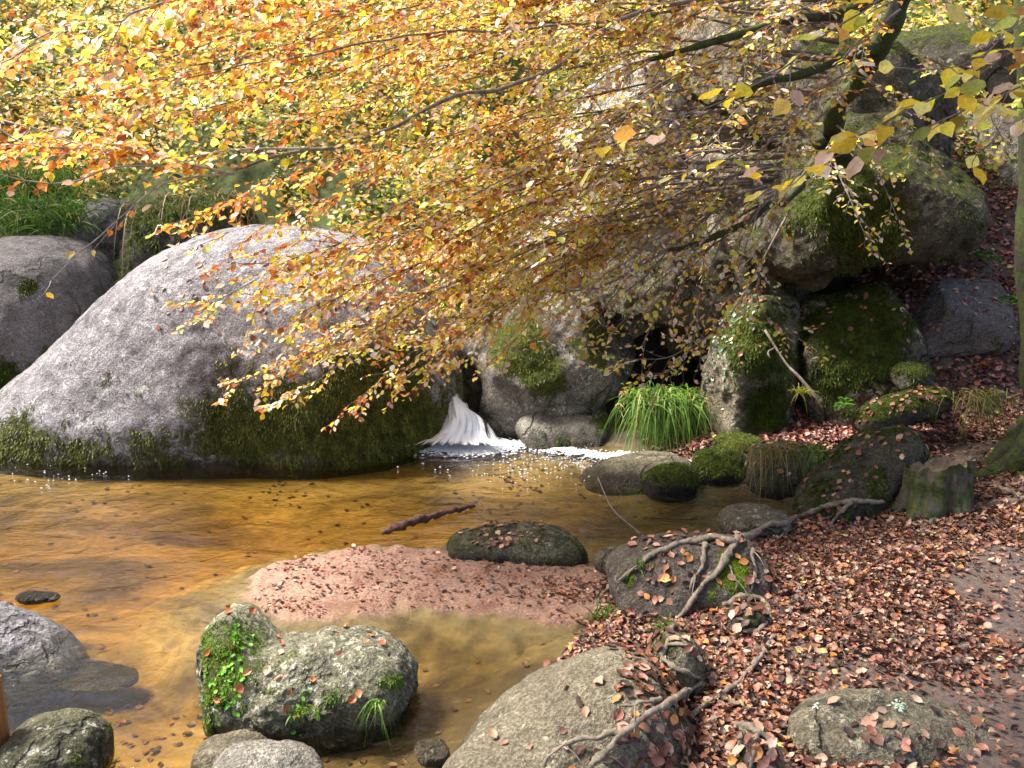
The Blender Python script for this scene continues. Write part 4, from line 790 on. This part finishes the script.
tuft('grass_tuft', 'small upright grass at the shoulder of the root draped rock', on_surf(640, 566), 40, .11, .4, seed=4, w=.025)
tuft('grass_tuft', 'green grass among the litter between the forked roots', on_surf(666, 630), 70, .15, .4, seed=5, w=.03)
tuft('grass_tuft', 'single spray of grass drooping down the right end of the headed boulder', at(378, 702, 3.27), 26, .13, .35, seed=6, w=.018, lean=(-.1, -.5, .3), droop=1.2)
tuft('grass_tuft', 'brownish hanging grass over the dark inlet rock', at(772, 448, 6.4), 170, .26, .5, seed=7, w=.11, lean=(0, -.7, .4), droop=1.4, cols=((.1, .12, .02), (.3, .28, .08)), brown=.35)
tuft('grass_tuft', 'green grass hanging at the right of the dark inlet rock', at(816, 448, 6.3), 90, .24, .4, seed=8, w=.06, lean=(0, -.6, .4), droop=1.3)
tuft('grass_tuft', 'tiny green tuft at the waterline of the headed boulder, below its leaves', at(303, 712, 3.28), 60, .05, .6, seed=9, w=.03, wd=.005)
tuft('grass_tuft', 'hanging grass clump on the earth bank left of the right edge trunk', at(982, 395, 6.6), 180, .26, .4, seed=10, w=.1, lean=(0, -.6, .3), droop=1.4, cols=((.06, .08, .01), (.22, .26, .05)), brown=.3)
tuft('grass_tuft', 'pale yellow green grass sprouting under the broken pale branch', at(800, 392, 6.9), 60, .12, .6, seed=11, w=.04, cols=((.2, .25, .02), (.5, .5, .06)))
tuft('grass_tuft', 'bright grass on the bank above the left dark boulder', at(40, 218, 10.6), 1500, .4, .45, seed=12, w=.42, wd=.008, cols=((.03, .07, .01), (.12, .24, .03)))
tuft('grass_tuft', 'grass cushion at the upper left edge', at(30, 190, 11.4), 1500, .45, .45, seed=13, w=.5, wd=.008, cols=((.03, .07, .01), (.12, .24, .03)))
tuft('dry_fern', 'dry brown fern hanging over the mossy hump', at(205, 205, 10.6), 500, .55, .35, seed=14, w=.3, wd=.008, lean=(0, -.5, .2), droop=1.5, cols=((.14, .09, .03), (.4, .28, .12)), cat='fern', brown=.4)
# fern fronds
def fern(label, p, n, ln, seed, cols=((.06, .16, .02), (.2, .4, .06))):
    rg = np.random.default_rng(seed); root_ = empty('fern', p); tag(root_, label, 'fern')
    for k in range(n):
        a = rg.random()*2*math.pi; d = np.array([math.cos(a), math.sin(a)-.4, .9]); d /= np.linalg.norm(d); l = ln*(.7+.5*rg.random()); m_ = 16; s_ = np.linspace(0, 1, m_)
        pts = np.array(p)+d*l*s_[:, None]+np.array([0, 0, -1])*l*.75*(s_**2)[:, None]; pos, dr, sz, cl = [], [], [], []
        for j in range(2, m_):
            dv = pts[j]-pts[j-1]; dv /= np.linalg.norm(dv); sd = np.cross(dv, (0, 0, 1)); sd /= np.linalg.norm(sd)
            for s in (1, -1): pos.append(pts[j]); dr.append(sd*s+dv*.3); sz.append(l*.26*math.sin(math.pi*min(1, .12+s_[j]*.88))+.01)
        pos = np.array(pos); n_ = len(pos); t = rg.random(); c = np.tile(np.array(cols[0])*(1-t)+np.array(cols[1])*t, (n_, 1))
        leaves('frond', pos, np.array(dr), np.tile([0, 0, 1.], (n_, 1))+rg.normal(size=(n_, 3))*.1, np.array(sz), c, M_green, root_, simple=True, rg=rg, loc=np.array(p))
fern('green fern at the right edge beside the trunk', at(1012, 300, 7.2), 7, .3, 3)
fern('small fern on the slope at the foot of the far right boulder', at(985, 258, 8.2), 5, .22, 5)
fern('little fern low on the mossy boulder at the litter edge', at(845, 405, 6.9), 5, .16, 6)
# ivy on the tall mossy boulder and speckled herbs
def patch(name, label, key, cond, n, size, pal, w, cat, seed, off=.01):
    rg = np.random.default_rng(seed); o, P, Fc, nrm, mo = ROCKS[key]; cen = (P[Fc[:, 0]]+P[Fc[:, 1]]+P[Fc[:, 2]])/3; r = samp_faces(P, Fc, cond(cen)*(facing(P, Fc) > 0), n, rg)
    q, nn, f = r; return tag(leaves(name, q+nn*off, np.cross(nn, rg.normal(size=nn.shape))+np.array([0, 0, -.3]), nn+rg.normal(size=nn.shape)*.35, size*(.6+.8*rg.random(n)), palette(pal, w, n, rg), M_green, simple=False, curl=.2, rg=rg), label, cat)
patch('ivy', 'pale green ivy trailing on the tall mossy boulder', 'tallmoss', pxcond(lambda x, y: np.exp(-((x-722)/9.)**2-((y-345)/35.)**2)+np.exp(-((x-740)/14.)**2-((y-318)/12.)**2)), 110, .045, [(.3, .45, .3), (.12, .25, .1), (.55, .65, .5)], [2, 2, 1], 'ivy', 3)
HB = patch('herb', 'bright green seedlings on the head of the midstream boulder', 'seal', pxcond(lambda x, y: np.exp(-((x-228)/14.)**2-((y-685)/22.)**2)+np.exp(-((x-238)/9.)**2-((y-640)/18.)**2)+.8*np.exp(-((x-300)/8.)**2-((y-715)/14.)**2)), 120, .022, [(.18, .5, .04), (.3, .6, .1), (.1, .3, .03)], [2, 1, 1], 'plant', 4)
HB['kind'] = 'stuff'
patch('lichen', 'pale mint lichen discs on the flat boulder sunk in leaves', 'litterrock', pxcond(lambda x, y: np.exp(-((x-899)/4.)**2-((y-706)/3.)**2)+.35*np.exp(-((x-815)/3.)**2-((y-706)/2.)**2)), 70, .016, [(.6, .75, .6)], [1], 'lichen', 5, .003)
# hillside undergrowth
def hillpts(n, xr, yr):
    X = RNG.uniform(*xr, n); Y = RNG.uniform(*yr, n); h = height(X, Y); return np.stack([X, Y, h], 1)
P = hillpts(170000, (-17, 10), (9.2, 20)); px, py, dep = project(P); P = P[(px > -520) & (px < 1300) & (py > -120) & ~((P[:, 0] < -2.2) & (P[:, 0] > -8) & (P[:, 1] < 11.6+.5*np.sin(P[:, 0]*5)))]; n = len(P)
cl = fbm(P*1.1, 4, 61); cg = fbm(P*.7+4, 3, 63)
P = P+np.array([0, -.1, 1])*((RNG.random((n, 1))**1.5)*(.15+.55*sst(-.2, .5, cl))[:, None])
pals = np.array([(.3, .36, .06), (.75, .6, .1), (.92, .62, .1), (.8, .38, .08), (.88, .62, .46), (.09, .13, .03), (.42, .56, .22)])
Wt = np.stack([1.5+2*cg, 2+0*cg, 2-1.5*cg, 1.5-2*cg, 1.4-1*cg, 1+1*cg, 1.2+2*cg], 1).clip(.05); Wt /= Wt.sum(1)[:, None]; i = (RNG.random((n, 1)) > Wt.cumsum(1)).sum(1).clip(0, 6)
tag(leaves('undergrowth', P, rnd_unit_xy(n, z=.4), np.array([0, -.7, .7])+RNG.normal(size=(n, 3))*.5, .05+.07*RNG.random(n), np.clip(pals[i]*(1+RNG.normal(size=(n, 1))*.25), .01, .95), M_leaf, simple=True), 'mixed green and yellow undergrowth covering the hillside', 'undergrowth', kind='stuff')
# trees on the hillside
BT = [(-8.5, 21), (-5.6, 23.5), (2.2, 21), (4.2, 22), (8.2, 15.5), (-12, 12.5), (10.5, 11)]
desc = ['pale yellow beech on the hillside, far left', 'golden beech high on the hillside left of centre', 'orange beech on the hillside behind the pale granite boulder', 'tall thin beech highest on the hillside', 'dark beech on the hillside above the right boulders', 'beech beyond the left edge of the pool', 'beech beyond the right edge of the slope']
for k, (x, y) in enumerate(BT):
    rg = np.random.default_rng(70+k); z = float(height(np.array([x]), np.array([y]))[0]); t = empty('beech_tree', (x, y, z)); tag(t, desc[k], 'tree', 'beech trees on the hillside')
    tb = Tubes(); hT = 9+2*rg.random(); tr_ = smooth_path([(x, y, z-.3), (x+.2, y, z+hT*.4), (x+rg.normal()*.5, y+.2, z+hT*.75), (x+rg.normal()*.6, y, z+hT)], 20); tb.add(tr_, np.linspace(.17, .05, 20), 8, lump=(.2, 3)); 
    cp = []
    for j in range(16):
        i = rg.integers(7, 19); a = rg.random()*6.28; l = 1.2+1.8*rg.random(); e = tr_[i]+np.array([math.cos(a)*l, math.sin(a)*l, .4+.9*rg.random()]); pth = smooth_path([tr_[i], (tr_[i]+e)/2+np.array([0, 0, .2]), e], 8); tb.add(pth, np.linspace(.05, .012, 8), 5); cp += [pth[4], pth[6], pth[7]]
    tb.build('trunk', M_trunk if k != 3 else M_pale, t, loc=(x, y, z)); cp = np.array(cp)
    n = 6500; c = cp[rg.integers(0, len(cp), n)]+rg.normal(size=(n, 3))*np.array([.55, .55, .32])
    leaves('crown', c, rnd_unit_xy(n, rg, .4), np.array([0, 0, 1.])+rg.normal(size=(n, 3))*.5, .07+.05*rg.random(n), palette([(.75, .5, .05), (.7, .3, .05), (.4, .45, .06), (.45, .15, .04)], [3, 2, 2, 1], n, rg), M_leaf, t, simple=True, rg=rg, loc=(x, y, z))

# ------------------------------------------------------------------ waterfall and foam
def water_white(name, alpha_lo=.0):
    m, nt, b, out = newmat(name); tc = attr(nt, 'u').outputs['Fac']; tv = attr(nt, 'v').outputs['Fac']; e = attr(nt, 'edge').outputs['Fac']
    cb = N(nt, 'ShaderNodeCombineXYZ'); L(nt, math_n(nt, 'MULTIPLY', tc, 12), cb.inputs[0]); L(nt, math_n(nt, 'MULTIPLY', tv, 1.6), cb.inputs[1])
    n = noise_n(nt, cb.outputs[0], 1, 5, .6, .3)
    b.inputs['Base Color'].default_value = (.86, .9, .95, 1); b.inputs['Roughness'].default_value = .35; b.inputs['Subsurface Weight'].default_value = .0
    L(nt, ramp(nt, n, [(.3, (.5, .6, .72)), (.58, (.97, .98, 1))]), b.inputs['Base Color'])
    al = maprange(nt, math_n(nt, 'ADD', math_n(nt, 'MULTIPLY', e, .62), math_n(nt, 'MULTIPLY', math_n(nt, 'SUBTRACT', n, .5), 1.9)), .02, .5)
    L(nt, al, b.inputs['Alpha']); L(nt, bump(nt, n, .5, .02), b.inputs['Normal']); return m
M_fall = water_white('white_water')
# profile of falling water, (px centre, py, Y, half width px)
prof = [(449, 380, 8.3, 4), (452, 390, 8.15, 5.5), (455, 398, 8.02, 8), (459, 404, 7.95, 15), (463, 411, 7.88, 22), (464, 420, 7.8, 28), (462, 430, 7.72, 37), (459, 438, 7.6, 50), (457, 445, 7.38, 72)]
pr = smooth_path(prof, 40); nu = 48; V, U, Vv, E = [], [], [], []
for j, (cx, cy, Y, hw) in enumerate(pr):
    for i in range(nu):
        u = i/(nu-1)*2-1; c = at(cx+u*hw, cy+ (3 if j > 6 else 0)*u*u + (6*abs(u)**3 if 12 < j < 34 else 0), Y)
        bul = .12*(1-u*u)*math.sin(math.pi*min(1, j/30)); lump = .03*math.sin(u*5+1+j*.06)*(j/39)+.012*math.sin(u*11+j*.25); c = c+np.array([0, -bul-lump, .3*lump])
        c[2] = max(c[2], .012); V.append(c); U.append(u*(.4+.6*j/39)); Vv.append(j/39*1.4); E.append(min(1, (1-abs(u))*2.0)*(1 if j < 36 else (39-j)/3.5*.8+.1))
I = (np.arange(39)[:, None]*nu+np.arange(nu-1)[None]).ravel()
wf = mesh_np('waterfall', V, np.stack([I, I+1, I+nu+1, I+nu], 1), M_fall, loc=tuple(atz(462, 440)), attrs={'u': U, 'v': Vv, 'edge': E}); tag(wf, 'small white waterfall spilling between the dome boulder and the leaning rock face', 'waterfall')
# foam: lumpy froth built of many small bubbles (tiny domes)
m, nt, b, out = newmat('foam'); b.inputs['Base Color'].default_value = (.8, .82, .86, 1); b.inputs['Roughness'].default_value = .5; M_foam = m
D1, F1 = ico(1)
def foam(label, C, rad, name='foam', stuff=True):
    n = len(C); k = len(D1); V = (C[:, None]+D1[None]*np.asarray(rad)[:, None, None]*np.array([1.5, 1.5, .35])).reshape(-1, 3); Fc = (F1[None]+(np.arange(n)*k)[:, None, None]).reshape(-1, 3)
    tag(mesh_np(name, V, Fc, M_foam, loc=(C[:, 0].mean(), C[:, 1].mean(), 0)), label, 'foam', kind='stuff')
def band(l, n, w, rg):
    pts = smooth_path([tuple(atz(a, b)) for a, b in l], 80); i = rg.integers(0, 80, n); q = pts[i]+rg.normal(size=(n, 3))*np.array([w, w*.8, 0]); q[:, 2] = .0; keep = fbm(q*np.array([7, 12, 1]), 3, 6)+.4*rg.random(n) > -.12; return q[keep]
rf = np.random.default_rng(4)
c = band([(418, 441), (440, 445), (462, 448), (485, 447), (505, 443)], 6500, .12, rf); foam('white froth spreading at the foot of the waterfall', c, .004+.009*rf.random(len(c)))
c = band([(528, 443), (548, 448), (575, 452), (610, 455), (650, 456), (695, 462)], 6000, .06, rf); foam('strip of white foam drifting along the base of the low pale rock', c, .003+.008*rf.random(len(c)))
c = np.concatenate([band([(530, 452), (560, 468), (590, 462), (560, 450)], 150, .22, rf), band([(430, 452), (500, 468), (540, 480)], 90, .28, rf)]); foam('scattered bubbles floating in front of the waterfall', c, .003+.004*rf.random(len(c)))
c = band([(8, 470), (40, 484), (60, 474), (100, 474)], 40, .16, rf); foam('specks of foam on the water below the left end of the dome boulder', c, .003+.004*rf.random(len(c)))
c = band([(-25, 440), (-5, 447), (8, 455)], 900, .05, rf); foam('wedge of white foam at the left edge against the dome boulder', c, .01+.014*rf.random(len(c)))
c = at(348, 417, 7.33)+rf.normal(size=(90, 3))*np.array([.025, .01, .035]); foam('small white froth patch clinging to the dark mossy side of the dome boulder', c, .008+.01*rf.random(90))

# ------------------------------------------------------------------ light, camera
w = bpy.data.worlds.new('World'); scene.world = w; w.use_nodes = True; nt = w.node_tree; bg = nt.nodes['Background']; sky = nt.nodes.new('ShaderNodeTexSky'); sky.sky_type = 'NISHITA'; sky.sun_disc = False
EL, AZ = 56, -75     # azimuth measured from +Y towards +X
sky.sun_elevation = R(EL); sky.sun_rotation = R(AZ); sky.air_density = 1; sky.dust_density = 3; sky.ozone_density = 1
nt.links.new(sky.outputs[0], bg.inputs[0]); bg.inputs[1].default_value = .12
sd = bpy.data.lights.new('sun', 'SUN'); sd.energy = 5.0; sd.angle = R(16); sd.color = (1, .94, .84); so = bpy.data.objects.new('sun', sd); COL.objects.link(so)
dv = Vector((math.sin(R(AZ))*math.cos(R(EL)), math.cos(R(AZ))*math.cos(R(EL)), math.sin(R(EL)))); so.rotation_euler = dv.to_track_quat('Z', 'Y').to_euler(); so.location = (0, 0, 20)
cd = bpy.data.cameras.new('camera'); co = bpy.data.objects.new('camera', cd); COL.objects.link(co); co.location = CAM; co.rotation_euler = (R(90)-TH, 0, 0)
cd.sensor_width = 36; cd.lens = F/1024*36; cd.clip_end = 500; cd.clip_start = .05; scene.camera = co
scene.view_settings.view_transform = 'Standard'; scene.view_settings.look = 'None'; scene.view_settings.exposure = 1.42; scene.view_settings.gamma = 1
scene.cycles.max_bounces = 6; scene.cycles.transparent_max_bounces = 12; scene.cycles.diffuse_bounces = 3; scene.cycles.caustics_reflective = False; scene.cycles.caustics_refractive = False
scene.cycles.use_denoising = True
for o in bpy.data.objects:
    if '_loc' in o: del o['_loc']
